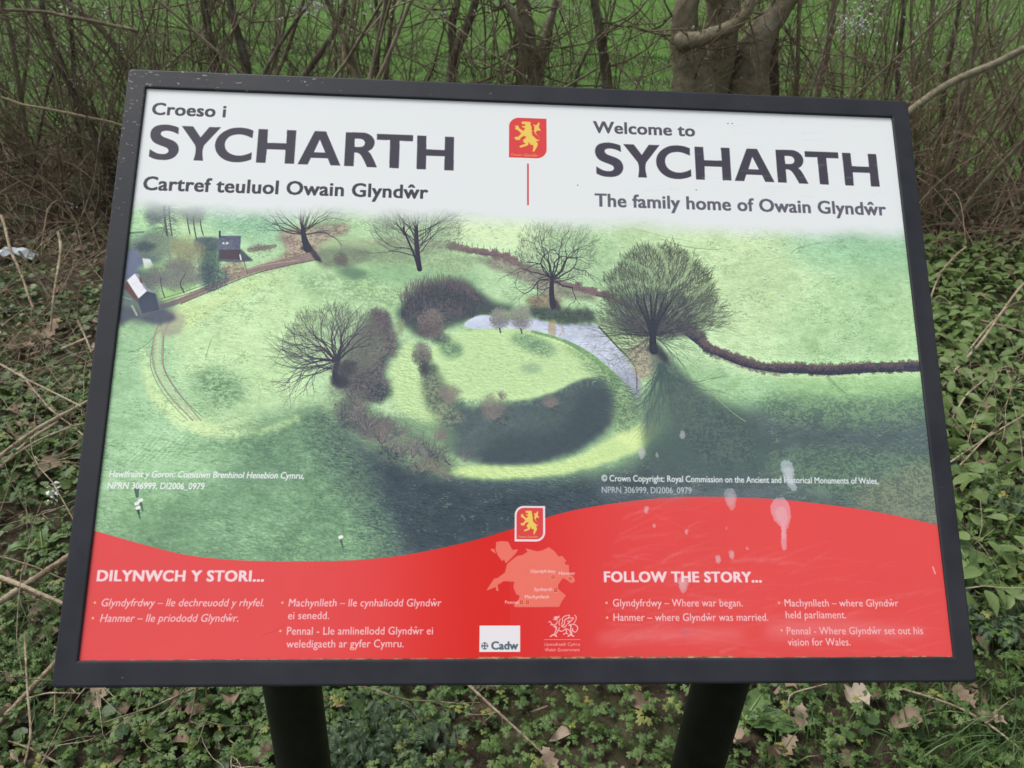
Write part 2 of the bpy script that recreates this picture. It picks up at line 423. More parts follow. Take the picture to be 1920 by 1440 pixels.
def paint_aerial():
    G = lambda c: np.array(c, np.float32) / 255.
    CAN[:] = G((168, 216, 150))
    # broad tones of the fields
    fill([(1150, 400), (1500, 400), (1560, 560), (1450, 690), (1300, 600), (1200, 480)], (186, 226, 152), 40, .9)
    fill([(1500, 410), (1800, 410), (1800, 520), (1520, 500)], (138, 200, 146), 26, .8)
    fill([(1560, 520), (1800, 540), (1760, 700), (1450, 680)], (168, 222, 146), 30, .8)
    fill([(840, 400), (1010, 400), (1000, 470), (850, 450)], (200, 238, 165), 18, .9)
    fill([(380, 380), (540, 380), (545, 440), (470, 450), (400, 430)], (140, 203, 155), 16, .85)
    fill([(240, 380), (300, 380), (290, 450), (240, 450)], (160, 222, 150), 10, .8)
    fill([(190, 640), (330, 620), (420, 760), (600, 800), (640, 1040), (180, 1000)], (152, 206, 144), 26, .9)
    fill([(340, 590), (450, 530), (640, 500), (740, 540), (640, 580), (560, 680), (600, 760), (480, 790), (370, 760), (330, 680)], (181, 230, 150), 18, .95)
    fill([(360, 700), (430, 690), (470, 740), (400, 765), (355, 745)], (132, 178, 128), 12, .7)
    fill([(290, 560), (380, 560), (470, 520), (560, 503), (470, 540), (400, 580), (340, 620)], (196, 234, 140), 10, .7)
    fill([(270, 700), (330, 760), (400, 790), (480, 785), (460, 800), (380, 815), (300, 760)], (190, 232, 145), 9, .85)
    fill([(560, 510), (700, 500), (760, 540), (700, 560), (590, 560)], (158, 212, 142), 14, .7)
    # shade at the foot of the slope, dark water meadow
    fill([(480, 790), (600, 770), (700, 830), (830, 885), (1050, 895), (1180, 868), (1290, 780), (1420, 745), (1600, 745), (1800, 735),
          (1800, 1060), (170, 1100), (180, 1010), (300, 960), (420, 880)], (112, 150, 118), 20, .85)
    fill([(600, 780), (700, 840), (830, 890), (1050, 898), (1180, 872), (1290, 790), (1440, 770), (1620, 790), (1800, 790),
          (1800, 1000), (1300, 1000), (1000, 1060), (760, 1080), (700, 960), (640, 860)], (88, 102, 106), 14, .95)
    fill([(700, 850), (840, 900), (1060, 902), (1220, 900), (1180, 960), (980, 1000), (820, 1040), (740, 1000)], (66, 78, 88), 16, .85)
    fill([(1440, 860), (1740, 860), (1790, 960), (1600, 940), (1480, 910)], (100, 128, 106), 18, .6)
    fill([(1600, 920), (1720, 870), (1790, 880), (1800, 1000), (1650, 960)], (126, 134, 108), 12, .6)
    fill([(1480, 700), (1760, 700), (1770, 748), (1470, 742)], (150, 205, 128), 12, .8)
    fill([(1230, 660), (1330, 690), (1470, 705), (1460, 745), (1340, 740), (1270, 700)], (152, 205, 138), 10, .8)
    fill([(170, 950), (480, 900), (660, 960), (700, 1060), (170, 1060)], (134, 184, 128), 24, .45)
    mottle([(330, 830), (400, 815), (480, 800), (560, 772), (620, 770), (650, 830), (690, 900), (720, 960), (740, 1050), (500, 1060), (560, 960), (520, 880), (420, 850)], (84, 116, 96), (124, 168, 118), 10, .34, 8, 1.5)
    mottle([(560, 780), (620, 770), (660, 830), (700, 880), (735, 960), (740, 1050), (690, 1050), (660, 960), (610, 880)], (76, 94, 96), (96, 126, 102), 8, .5, 8, 1.4)
    mottle([(180, 960), (330, 900), (480, 930), (560, 1000), (560, 1060), (170, 1040)], (100, 142, 106), (138, 188, 124), 12, .2, 8, 1.4)
    fill([(262, 650), (275, 650), (285, 700), (320, 755), (372, 792), (430, 806), (500, 800), (560, 778), (560, 790), (500, 812), (430, 822), (360, 810), (300, 770), (268, 710)], (192, 234, 148), 4, .6, 4)
    mottle([(370, 705), (420, 700), (455, 735), (440, 752), (395, 752)], (104, 140, 108), (150, 196, 134), 8, .7, 6, 1.8)
    mottle([(560, 520), (620, 512), (690, 520), (760, 545), (740, 575), (660, 560), (580, 545)], (128, 170, 124), (176, 216, 146), 8, .5, 6)
    # tussocks everywhere: paler and darker flecks of grass
    sh = np.clip((CAN[..., 1:2] - .35) * 2.2, .25, 1.)
    Y = np.arange(PH)[:, None] / PH
    CAN[:] = CAN * (1 + (.055 * N_L + .05 * N_M * (0.6 + Y) + .035 * N_S)[..., None] + (.085 * N_R * (.3 + 1.0 * Y))[..., None] * (1.35 - .75 * sh))
    fl = np.clip((vnoise(PH, PW, 1.8, 31, 4) + .5 * vnoise(PH, PW, 9, 32, 20) + .5 * vnoise(PH, PW, 45, 33, 70) - .62) * 3, 0, 1)[..., None]
    CAN[:] = CAN * (1 - fl * .22) + np.float32((88, 118, 100)) / 255. * fl * .22
    fl = np.clip((vnoise(PH, PW, 2.2, 34, 5) + .6 * vnoise(PH, PW, 14, 35, 30) - .75) * 3, 0, 1)[..., None]
    CAN[:] = CAN * (1 - fl * .16) + np.float32((214, 240, 176)) / 255. * fl * .16
    # ragged streaks of light grass lying in the shade, lower left and right
    for i in range(420):
        if i % 2: x, y = 1440 + prng.rand() * 320, 770 + prng.rand() * 165; a = -.28 + prng.randn() * .12
        else: x, y = 440 + prng.rand() * 250, 800 + prng.rand() * 230; a = .42 + prng.randn() * .12
        L = 5 + prng.rand() * 16
        line([(x, y), (x + math.cos(a) * L, y + math.sin(a) * L)], 2.2, (128, 168, 116), .16 + .2 * prng.rand(), .6, soft=1.2)
    for i in range(520):
        x, y = 190 + prng.rand() * 420, 820 + prng.rand() * 215; L = 4 + prng.rand() * 14; a = .2 + prng.randn() * .3
        line([(x, y), (x + math.cos(a) * L, y + math.sin(a) * L)], 2, (84, 120, 98), .12 + .2 * prng.rand(), .6, soft=1.2)
    for i in range(300):
        x, y = 1330 + prng.rand() * 420, 745 + prng.rand() * 60; L = 4 + prng.rand() * 12; a = -.1 + prng.randn() * .3
        line([(x, y), (x + math.cos(a) * L, y + math.sin(a) * L)], 1.8, (92, 118, 100), .25 * prng.rand() + .1, .6, soft=1.2)
    mottle([(1440, 740), (1600, 745), (1760, 738), (1780, 790), (1600, 800), (1450, 790)], (84, 104, 100), (122, 156, 116), 9, .55, 8, 2)
    mottle([(1420, 850), (1740, 850), (1790, 960), (1640, 940), (1500, 915)], (86, 108, 104), (120, 156, 116), 9, .5, 8, 2.2)
    mottle([(1600, 940), (1690, 890), (1745, 870), (1790, 990)], (112, 122, 106), (146, 150, 122), 8, .5, 8, 2)
    for k in range(9):                          # wheel marks in the lower left
        x = 232 + k * 12; line([(x, 868 - k), (x + 30, 842 - k * 2), (x + 62, 800)], 1.2, (100, 132, 100), .3, .5)
    # tracks in the upper right field
    line([(1240, 447), (1290, 462), (1350, 468)], 1.5, (120, 165, 120), .6); line([(1200, 430), (1245, 442), (1300, 452)], 1.2, (140, 180, 130), .5)
    line([(1485, 475), (1505, 462), (1560, 452)], 1.4, (120, 160, 115), .5); line([(1330, 500), (1420, 492), (1480, 478)], 1.2, (150, 200, 130), .5)
    for x, y in ((1450, 468), (1465, 551), (1500, 556), (1432, 520), (927, 442), (1505, 515), (1165, 460), (1560, 518)):
        line([(x, y), (x + 5, y + 1)], 3, (215, 225, 200), .8); line([(x + 2, y + 3), (x + 8, y + 4)], 1.5, (110, 150, 105), .5)
    # earth round the first tree, farm track
    fill([(520, 440), (560, 425), (640, 420), (650, 435), (600, 450), (590, 470), (560, 490), (470, 508), (530, 480), (535, 460)], (160, 138, 126), 5, .85, 3, tex=N_M, amp=.2)
    mottle([(530, 445), (560, 428), (635, 418), (660, 428), (610, 452), (590, 475), (560, 492), (470, 510), (530, 482), (540, 462)], (128, 106, 102), (190, 172, 150), 3, .7, 6, 2.2)
    mottle([(590, 470), (640, 465), (700, 470), (680, 490), (610, 500)], (96, 96, 98), (140, 132, 118), 4, .7, 5)
    line([(600, 478), (530, 492), (470, 507), (400, 535), (340, 562), (300, 575)], 13, (150, 132, 124), .8, 10)
    line([(600, 485), (530, 499), (470, 515), (400, 543), (340, 568)], 2.5, (98, 94, 94), .6)
    line([(560, 487), (480, 500), (410, 528)], 2, (196, 180, 160), .5)
    fill([(600, 450), (760, 445), (850, 455), (850, 463), (700, 462), (600, 462)], (168, 172, 132), 3, .5, 2)
    fill([(600, 468), (680, 462), (780, 468), (790, 490), (700, 490), (620, 500)], (128, 148, 118), 7, .6, 3)
    fill([(700, 492), (790, 500), (900, 520), (870, 550), (780, 540), (700, 520)], (130, 178, 128), 8, .55, 3)
    fill([(640, 500), (690, 515), (660, 525), (630, 510)], (104, 138, 112), 5, .6, 2)
    # ring track
    for dx, c, w in ((0, (176, 158, 140), 4), (18, (178, 162, 140), 4), (9, (186, 210, 150), 6)):
        line([(300 + dx, 600), (287 + dx, 640), (289 + dx, 690), (315 + dx * 1.2, 738), (362 + dx * .8, 788)], w, c, .75, w * .6)
    line([(300, 600), (306, 640), (308, 690), (335, 738), (378, 780)], 1.1, (110, 120, 100), .6)
    line([(285, 650), (283, 690), (308, 740), (352, 788)], 1.1, (110, 120, 100), .55)
    line([(240, 660), (268, 650), (300, 618)], 1.2, (110, 140, 105), .5); line([(250, 672), (290, 662)], 1.2, (110, 140, 105), .4)
    line([(385, 670), (396, 636)], 1.2, (120, 160, 110), .7)
    fill([(288, 580), (345, 590), (335, 625), (300, 625)], (170, 160, 150), 4, .6, 3)
    # lane hedge across the middle
    hp = [(845, 462), (900, 470), (950, 482), (1000, 508), (1060, 532), (1120, 548), (1180, 570), (1280, 612), (1330, 650), (1380, 672),
          (1430, 688), (1500, 690), (1560, 693), (1640, 688), (1727, 686)]
    line([(p_[0], p_[1] + 1) for p_ in hp[7:]], 15, (78, 82, 92), .8, 19)
    line([(p_[0], p_[1] + 1) for p_ in hp[:8]], 8, (116, 104, 106), .6, 9)
    for j, (x, y) in enumerate(smooth(hp, 16, False)):
        t = (x - 845) / 880.
        h = 5.5 + 5.5 * (t > .45)
        if 1095 < x < 1215: h = 5
        cs = [(140, 120, 118), (108, 98, 100), (128, 108, 108)] if t < .42 else [(118, 106, 104), (74, 78, 88), (82, 84, 92), (68, 72, 84)]
        dabs(x + prng.randn() * 5, y + prng.randn() * 2, 6.9, h * .9, int(40 + 5 * h), cs, (2, 4.5), .6, .3, lit=1)
    line([(1380, 690), (1440, 706), (1560, 706), (1727, 700)], 3, (196, 215, 150), .5)
    line([(1340, 666), (1400, 690), (1470, 702)], 5, (190, 188, 150), .4)
    line([(1555, 708), (1590, 740)], 8, (112, 150, 110), .4, 3)
    for (x, y) in smooth([(855, 458), (1000, 484), (1110, 520)], 14, False):
        line([(x, y), (x, y - 8)], 1.2, (110, 104, 104), .7)
    # great shade in the moat, brightly lit strip beyond it
    fill([(1095, 706), (1140, 700), (1160, 740), (1148, 795), (1100, 835), (1050, 858), (985, 872), (915, 872), (850, 850), (826, 815), (838, 772), (900, 758), (1000, 748)], (84, 97, 104), 3, .92, 7, tex=N_M + N_F, amp=.06)
    fill([(1100, 730), (1145, 730), (1148, 795), (1100, 835), (1050, 858), (985, 870), (900, 866), (930, 820), (1040, 800)], (70, 82, 90), 12, .7)
    for i in range(240):
        x, y = 850 + prng.rand() * 290, 752 + prng.rand() * 20 - max(0, (prng.rand() * 45))
        y = 752 - max(0, x - 990) * .34 + prng.randn() * 4; line([(x, y), (x + prng.randn() * 3, y + 2 + prng.rand() * 4)], 3, ((112, 142, 112), (96, 112, 108), (130, 164, 118))[i % 3], .28, 1.5)
    fill([(740, 780), (800, 770), (850, 800), (850, 850), (790, 860), (720, 830)], (118, 148, 116), 8, .7, 3, tex=N_R, amp=.2)
    fill([(836, 880), (900, 872), (1000, 872), (1080, 856), (1140, 824), (1190, 797), (1225, 790), (1240, 806), (1200, 842), (1130, 870), (1050, 888), (950, 897), (880, 894)],
         (186, 228, 132), 3, .97, 3, tex=N_R, amp=.04)
    fill([(1160, 810), (1220, 792), (1235, 806), (1180, 838)], (205, 242, 140), 5, .7)
    # water and its dark margins
    fill([(748, 598), (758, 566), (800, 536), (865, 530), (900, 550), (930, 566), (975, 578), (930, 590), (880, 602), (830, 616), (795, 632), (768, 618)], (74, 82, 90), 5, .9, 6)
    fill([(872, 606), (905, 590), (960, 598), (1010, 597), (1040, 606), (1115, 607), (1140, 632), (1170, 660), (1197, 690), (1197, 745), (1180, 728), (1160, 705), (1130, 675), (1090, 650), (1040, 630), (1000, 620), (950, 616), (890, 616)],
         (198, 211, 226), 1.2, 1, tex=N_M, amp=.07)
    fill([(1160, 696), (1198, 696), (1200, 752), (1180, 735)], (138, 136, 158), 5, .8, 3)
    fill([(990, 572), (1050, 574), (1110, 582), (1122, 606), (1060, 608), (1003, 596)], (70, 78, 82), 2.2, .85, 7, tex=N_S, amp=.2)
    for i in range(60):
        x = 890 + prng.rand() * 290; y = 604 + max(0, x - 1040) * .5 + prng.rand() * 14
        line([(x, y), (x + 6 + prng.rand() * 8, y + 1.5)], 1.6, ((170, 182, 200), (222, 230, 240), (140, 152, 168))[i % 3], .4, .8)
    mottle([(1110, 615), (1150, 640), (1190, 690), (1190, 735), (1150, 690), (1110, 650)], (170, 182, 204), (206, 214, 226), 3, .6, 4)
    for i in range(12): branch((1100 + prng.rand() * 60, 640 + prng.rand() * 40), .9 + prng.randn() * .4, 26, 1.2, 2, (120, 126, 142), .5, .2, .5, 2)
    for i in range(26):
        x, y = 1045 + prng.rand() * 130, 612; y = 612 + (x - 1045) * .45 + prng.rand() * 28
        line([(x, y), (x + prng.randn() * 10, y + prng.randn() * 5)], 1, (120, 124, 136), .4)
    fill([(1031, 602), (1043, 602), (1043, 630), (1030, 628)], (176, 150, 110), 1.2, .6)
    line([(1051, 606), (1058, 618), (1050, 630)], 1.6, (190, 160, 110), .7)
    fill([(1128, 600), (1200, 610), (1235, 640), (1230, 670), (1200, 700), (1170, 660), (1140, 625)], (136, 158, 118), 4, .85, 3, tex=N_R, amp=.3)
    line([(1125, 612), (1160, 650), (1192, 686), (1196, 730)], 4, (92, 96, 84), .7, 2)
    mottle([(1178, 655), (1215, 640), (1262, 672), (1240, 700), (1200, 712), (1190, 680)], (140, 122, 112), (196, 180, 156), 4, .75, 6)
    mottle([(985, 560), (1010, 552), (1035, 548), (1062, 566), (1030, 574), (995, 574)], (120, 92, 90), (160, 130, 116), 3, .75, 5)
    # the mound
    fill([(800, 692), (822, 640), (880, 620), (950, 616), (1020, 624), (1080, 648), (1130, 682), (1150, 705), (1120, 706), (1085, 712), (1040, 734), (980, 748), (900, 750), (845, 735)],
         (178, 224, 142), 2.5, 1, 2, tex=N_R, amp=.04)
    line([(1000, 622), (1060, 640), (1110, 668), (1160, 712)], 7, (126, 172, 118), .75, 12)
    line([(985, 622), (1050, 640), (1090, 662), (1120, 690)], 4, (205, 240, 150), .6)
    fill([(1090, 680), (1160, 705), (1200, 745), (1190, 800), (1150, 790), (1150, 735)], (108, 138, 108), 7, .75, 3, tex=N_R, amp=.35)
    mottle([(952, 628), (1000, 628), (1045, 652), (1030, 668), (985, 655)], (104, 138, 112), (140, 182, 130), 5, .8, 6)
    mottle([(825, 640), (862, 642), (872, 662), (850, 672), (826, 660)], (96, 128, 108), (136, 176, 126), 4, .8, 6)
    fill([(975, 685), (1010, 682), (1015, 695), (985, 698)], (142, 180, 136), 4, .7, 3)
    # slope between mound and outer bank
    fill([(735, 690), (770, 640), (800, 700), (830, 750), (830, 780), (790, 790), (740, 760)], (180, 224, 140), 6, .9, 4, tex=N_R, amp=.08)
    fill([(795, 700), (815, 690), (848, 740), (860, 770), (810, 765), (798, 730)], (104, 120, 104), 6, .75, 3)
    # tree shadows
    dk = (84, 104, 100)
    fill([(1222, 640), (1240, 652), (1290, 712), (1420, 800), (1430, 880), (1240, 880), (1205, 770), (1225, 705)], dk, 8, .75, 4)
    mottle([(1236, 655), (1262, 676), (1330, 745), (1400, 800), (1425, 860), (1330, 870), (1270, 800), (1240, 720)], (78, 94, 98), (98, 116, 106), 5, .75, 7)
    for i in range(26):
        branch((1243 + prng.randn() * 4, 680 + prng.rand() * 20), .55 + i / 25 * 1.9, 46 + 20 * prng.rand(), 3.4, 3, (80, 100, 98), .35, .12, .42, 2)
    line([(1320, 722), (1372, 770), (1400, 790)], 2, (140, 170, 118), .6)
    fill([(655, 495), (690, 512), (668, 522), (642, 508)], (100, 130, 110), 4, .6)
    # --- farm buildings, upper left
    fill([(236, 460), (300, 440), (300, 520), (280, 540), (330, 560), (300, 600), (240, 600), (225, 560)], (92, 104, 112), 8, .8, 3)
    fill([(222, 575), (258, 580), (262, 592), (300, 578), (330, 595), (300, 608), (250, 596), (226, 612)], (92, 98, 112), 3, .9, 2)
    fill([(238, 470), (259, 468), (269, 501), (252, 512), (234, 530)], (112, 122, 148), .8, 1, sm=False)
    fill([(266, 483), (281, 485), (290, 504), (270, 502)], (206, 212, 214), .8, 1, sm=False)
    fill([(252, 512), (275, 545), (292, 550), (298, 580), (266, 588), (257, 562)], (80, 88, 104), .9, 1, sm=False)
    fill([(252, 512), (258, 512), (275, 538), (290, 548), (275, 545)], (150, 160, 180), .8, 1, sm=False)
    fill([(252, 512), (275, 545), (259, 559), (237, 525)], (226, 226, 236), .7, 1, sm=False)
    fill([(237, 526), (259, 560), (258, 567), (232, 540)], (120, 90, 90), .8, 1, sm=False)
    fill([(260, 517), (265, 519), (268, 532), (262, 528)], (128, 94, 98), .7, 1, sm=False)
    line([(226, 555), (246, 561)], 1.4, (170, 170, 180), .8)
    line([(247, 573), (256, 590)], 4, (186, 178, 150), .7)
    fill([(300, 545), (360, 520), (366, 535), (310, 565)], (150, 206, 120), 3, .85, 3)
    fill([(255, 500), (320, 490), (310, 520), (290, 515)], (150, 204, 130), 3, .7, 3)
    for i in range(3): line([(300, 572 - i * 6), (340, 560 - i * 6), (392, 540 - i * 5)], 1.6, (132, 110, 104), .7)
    fill([(452, 466), (475, 488), (440, 492), (408, 488), (410, 466)], (84, 94, 106), 1.2, .9, sm=False)
    fill([(366, 446), (410, 446), (410, 466), (370, 470)], (88, 98, 110), 2, .85)
    fill([(410, 441), (452, 441), (450, 467), (410, 467)], (104, 112, 130), .7, 1, sm=False, tex=N_S, amp=.12)
    fill([(410, 467), (450, 467), (451, 486), (412, 484)], (92, 82, 92), .9, .95, sm=False)
    line([(412, 433), (412, 443)], 3.5, (84, 86, 96), 1); line([(419, 455), (426, 455)], 5, (196, 200, 206), .9); line([(422, 452), (422, 456)], 2, (80, 86, 96), .9)
    line([(450, 477), (452, 486)], 2.4, (226, 226, 220), .9)
    line([(455, 480), (464, 512)], 1.6, (100, 92, 92), .8); fill([(415, 495), (452, 490), (462, 512), (425, 520)], (156, 140, 124), 3, .8, 3, tex=N_S, amp=.3)
    line([(468, 468), (516, 460)], 9, (128, 112, 112), .6, 7)
    dabs(490, 464, 24, 6, 90, [(150, 132, 128), (110, 100, 104), (134, 140, 116)], (2, 5), .5)
    # woods round the farm
    dabs(392, 490, 22, 42, 420, [(86, 112, 98), (72, 88, 96), (80, 96, 100)], (2, 5), .6, .2)
    dabs(398, 520, 30, 26, 260, [(78, 92, 100), (72, 86, 96)], (2, 5), .6)
    dabs(300, 455, 34, 28, 420, [(140, 158, 132), (104, 116, 112), (120, 150, 116)], (2, 5), .5)
    dabs(272, 462, 20, 10, 120, [(80, 96, 98), (76, 88, 98)], (2, 4), .6)
    dabs(348, 474, 34, 34, 620, [(160, 164, 116), (118, 118, 112), (134, 132, 116), (150, 148, 112)], (2, 5), .5, lit=1)
    dabs(334, 515, 46, 30, 620, [(130, 128, 124), (104, 106, 112), (118, 116, 118)], (2, 5), .45)
    dabs(290, 522, 24, 24, 240, [(130, 130, 124), (100, 104, 108)], (2, 5), .5)
    line([(345, 548), (338, 530), (348, 512)], 2.4, (82, 82, 92), .8, 1.2); line([(308, 556), (303, 540), (300, 520)], 2, (82, 82, 92), .8, 1)
    for x, y0, y1, w in ((307, 385, 440, 4), (316, 385, 440, 2.4), (350, 400, 438, 2), (362, 405, 447, 2.2), (375, 410, 440, 2)):
        line([(x, y0), (x + 2, (y0 + y1) / 2), (x + 6, y1)], w, (96, 96, 104), .85)
    for i in range(70): branch((307, 385 + prng.rand() * 45), (0, math.pi)[i % 2] + prng.randn() * .5, 16, 1.4, 2, (96, 110, 112), .5, .2, .5, 2)
    dabs(290, 395, 24, 26, 260, [(112, 124, 124), (96, 110, 112), (130, 140, 132)], (2, 4.5), .45, .6)
    dabs(362, 400, 30, 20, 260, [(124, 134, 134), (112, 118, 124)], (2, 4.5), .4, .6)
    for i in range(140):
        x, y = 400 + prng.rand() * 120, 390 + prng.rand() * 50
        branch((x, y), -.6 + prng.randn() * .3, 14, 1, 1, (120, 160, 132), .5, .15, .35, 2)
    line([(240, 436), (268, 434)], 4, (104, 124, 110), .7)
    # --- bushes of the moat
    mottle([(655, 640), (690, 600), (705, 580), (728, 590), (742, 625), (752, 655), (722, 690), (735, 725), (715, 760), (690, 752), (640, 735), (632, 700)], (76, 78, 90), (116, 106, 110), 3, .9, 8, 2.2)
    mottle([(610, 715), (650, 730), (700, 760), (760, 800), (845, 850), (860, 880), (820, 895), (740, 870), (680, 820), (640, 790)], (84, 96, 100), (128, 140, 112), 5, .5, 8, 2.4)
    mottle([(752, 588), (760, 562), (778, 542), (806, 530), (850, 520), (882, 532), (900, 550), (925, 566), (880, 580), (840, 598), (784, 606)], (72, 78, 88), (100, 96, 102), 5, .85, 9, 1.6)
    for i in range(260):
        x, y = 900 + prng.randn() * 75 + 60, 680 + prng.randn() * 25
        line([(x, y), (x + 3 + 3 * prng.rand(), y - 1)], 1.8, ((140, 188, 120), (206, 242, 160))[i % 2], .4, .8)
    mottle([(790, 690), (815, 700), (850, 760), (870, 790), (840, 800), (800, 760)], (90, 104, 98), (146, 152, 122), 4, .7, 7, 2)
    mottle([(880, 480), (960, 485), (1010, 508), (1060, 536), (1110, 548), (1120, 562), (1040, 552), (970, 520), (900, 490)], (118, 106, 108), (150, 138, 128), 3, .75, 5)
    mottle([(700, 455), (800, 450), (900, 480), (860, 510), (780, 500), (700, 490)], (120, 140, 112), (160, 176, 134), 6, .4, 6)
    mottle([(1050, 640), (1100, 660), (1150, 700), (1185, 760), (1190, 800), (1150, 810), (1160, 760), (1130, 700), (1080, 668)], (104, 132, 104), (158, 196, 130), 4, .6, 6, 2)
    for (x, y, rx, ry) in ((826, 634, 22, 10), (806, 690, 16, 12), (862, 760, 18, 8), (942, 786, 20, 8), (1042, 764, 14, 6), (700, 735, 40, 18), (660, 795, 26, 12), (735, 850, 30, 12), (800, 880, 26, 9)):
        t_ = np.arange(0, 6.28, .5); mottle(np.c_[x + rx * np.cos(t_), y + ry * np.sin(t_)], (62, 72, 82), (96, 108, 104), 3, .7, 5)
    br = [(134, 120, 118), (96, 92, 100), (112, 104, 108), (84, 84, 94)]
    for i in range(420):
        x = 752 + prng.rand() * 140; y0 = 560 - 42 * math.sin((x - 745) / 150 * 3.0) ** .6; y = y0 + prng.rand() ** 1.5 * 50
        line([(x, y + 9), (x + prng.randn() * 4, y - 5 - prng.rand() * 7)], 1.4, ((118, 106, 106), (98, 92, 98), (80, 80, 90), (72, 76, 86))[min(3, int((y - y0) / 12 + prng.rand()))], .5, .7)
    pass
    twig_bush(690, 690, 50, 110, 26, (122, 110, 112), .42); twig_bush(712, 640, 26, 70, 14, (118, 106, 108), .42)
    twig_bush(700, 750, 50, 80, 20, (106, 98, 104), .4)
    dabs(712, 602, 22, 26, 300, br, (3, 6), .5)
    dabs(672, 705, 40, 28, 240, [(100, 94, 100), (84, 84, 92), (76, 80, 90)], (3, 7), .4)
    dabs(810, 608, 27, 30, 620, [(140, 128, 122), (110, 102, 104), (92, 88, 94)], (2, 5), .5, lit=1)
    dabs(792, 664, 19, 22, 320, [(140, 134, 126), (110, 104, 104), (88, 88, 92)], (2, 5), .5, lit=1)
    dabs(796, 690, 10, 16, 160, [(90, 88, 92), (80, 82, 88)], (2, 5), .5)
    dabs(660, 770, 34, 30, 420, [(110, 118, 110), (92, 98, 100), (84, 90, 98)], (2, 6), .45)
    dabs(700, 800, 40, 24, 420, [(120, 112, 108), (92, 94, 98), (84, 90, 96)], (2, 6), .45)
    for (x, y, rx, ry) in ((845, 738, 22, 20), (925, 764, 26, 26), (1033, 752, 18, 13), (828, 815, 11, 13), (943, 742, 10, 8)):
        dabs(x, y, rx, ry, int(rx * ry * .35), [(150, 138, 130), (118, 112, 112), (136, 126, 120)], (1.5, 4), .5, .6)
        twig_bush(x, y + ry * .8, rx, ry * 1.8, 9, (140, 128, 122), .5)
    for i in range(30):
        t = prng.rand(); x = 640 + t * 210 + prng.randn() * 12; y = 760 + t * 115 + prng.randn() * 12
        twig_bush(x, y + 12, 14, 30 + 16 * prng.rand(), 8, ((96, 92, 98), (132, 122, 118), (78, 82, 90))[i % 3], .5)
    for (x, y) in ((735, 830), (755, 838), (775, 842), (800, 850), (716, 815), (790, 868), (690, 790)):
        twig_bush(x, y + 16, 16, 44, 12, (140, 132, 128), .5)
        twig_bush(x, y + 16, 12, 30, 6, (84, 88, 94), .55)
    fill([(800, 865), (840, 880), (830, 890), (790, 878)], (150, 140, 120), 3, .5, 2)
    dabs(806, 870, 30, 12, 160, [(120, 118, 110), (90, 94, 98), (150, 156, 120)], (2, 4), .5)
    for (x, y, r) in ((938, 596, 19), (978, 594, 22)):
        dabs(x, y, r, r * 1.05, 560, [(158, 160, 144), (122, 122, 122), (138, 138, 130), (104, 106, 112)], (1.5, 4), .5, .35, lit=1)
        line([(x, y + r), (x + 2, y + r + 8)], 3, (96, 96, 100), .8)
    dabs(752, 612, 8, 20, 60, [(150, 180, 120), (130, 120, 110)], (2, 4), .5)
    dabs(640, 487, 13, 14, 160, [(90, 104, 98), (120, 108, 104)], (2, 4), .55)
    for i in range(60):                         # brown litter below the big thorn
        x, y = 600 + prng.rand() * 90, 715 + prng.rand() * 70
        line([(x, y), (x + prng.randn() * 5, y + 3)], 2, (160, 136, 122), .35)
    # --- bare trees
    tk = (74, 74, 82)
    def stem(pts, w0, w1, c=tk): line(pts, w0, c, .95, w1)
    haze_crown(580, 405, 66, 40, 420, (569, 440), (150, 170, 140), .22, 9)
    fill([(564, 466), (571, 458), (580, 456), (594, 474), (604, 490), (592, 486), (580, 472)], tk, 1.2, .85, 1)
    stem([(578, 466), (571, 446), (568, 424)], 15, 6)
    for i in range(13):
        a = -2.95 + i / 12 * 2.75 + prng.randn() * .06
        branch((568 + prng.randn() * 1.5, 428 + prng.rand() * 12), a, 38 + prng.rand() * 10, 3.0, 3, tk, .5, .12, .75, 2)
    haze_crown(785, 425, 84, 52, 900, (783, 480), (136, 146, 130), .32, 9)
    stem([(788, 504), (784, 470), (782, 425)], 9.5, 6); stem([(786, 505), (779, 480), (762, 440), (757, 425)], 5, 2.6)
    for i in range(18):
        a = -2.75 + i / 17 * 2.4 + prng.randn() * .08
        branch((782, 480 - i % 6 * 9), a, 42 + prng.rand() * 12, 2.8, 4, tk, .42, .1, .6, 2)
    for i in range(6): branch((760, 440), -2.6 + i * .25, 28, 2, 3, tk, .5, .12, .55, 2)
    haze_crown(1046, 470, 74, 60, 900, (1040, 540), (142, 158, 130), .22, 8)
    fill([(1032, 568), (1037, 556), (1044, 560), (1056, 580), (1046, 580)], tk, 1.4, .8, 2)
    stem([(1039, 574), (1036, 550), (1037, 520)], 12, 7)
    for i in range(12):
        a = -2.9 + i / 11 * 2.65 + prng.randn() * .12
        branch((1037, 528 - prng.rand() * 14), a, 40 + prng.rand() * 8, 3.6, 4, (70, 72, 80), .8, .3, .8, 2)
    for i in range(5): branch((1036, 535 - i * 4), (-3.3, .12)[i % 2] + prng.randn() * .15, 30, 2.2, 3, tk, .7, .25, .6, 2)
    for i in range(4): branch((1034, 525), 2.95 + i * .12, 34, 1.6, 3, (110, 104, 100), .6, .25, .4, 2)
    # the dense fan tree
    haze_crown(1238, 550, 104, 90, 4600, (1227, 640), (100, 106, 96), .38, 8); haze_crown(1244, 590, 124, 42, 1300, (1227, 650), (112, 122, 110), .2, 9)
    haze_crown(1230, 590, 76, 46, 700, (1227, 660), (84, 90, 96), .4, 9)
    for i in range(46):
        f = (i - 22.5) / 22.5; a = -math.pi / 2 + f * 1.5
        L = 57 + 4 * prng.rand() - 8 * abs(f) ** 3
        branch((1227 + f * 12, 630 - 8 * prng.rand()), a, L, 3.2 - abs(f), 4, (70, 72, 78), .3, .07, .55, 2)
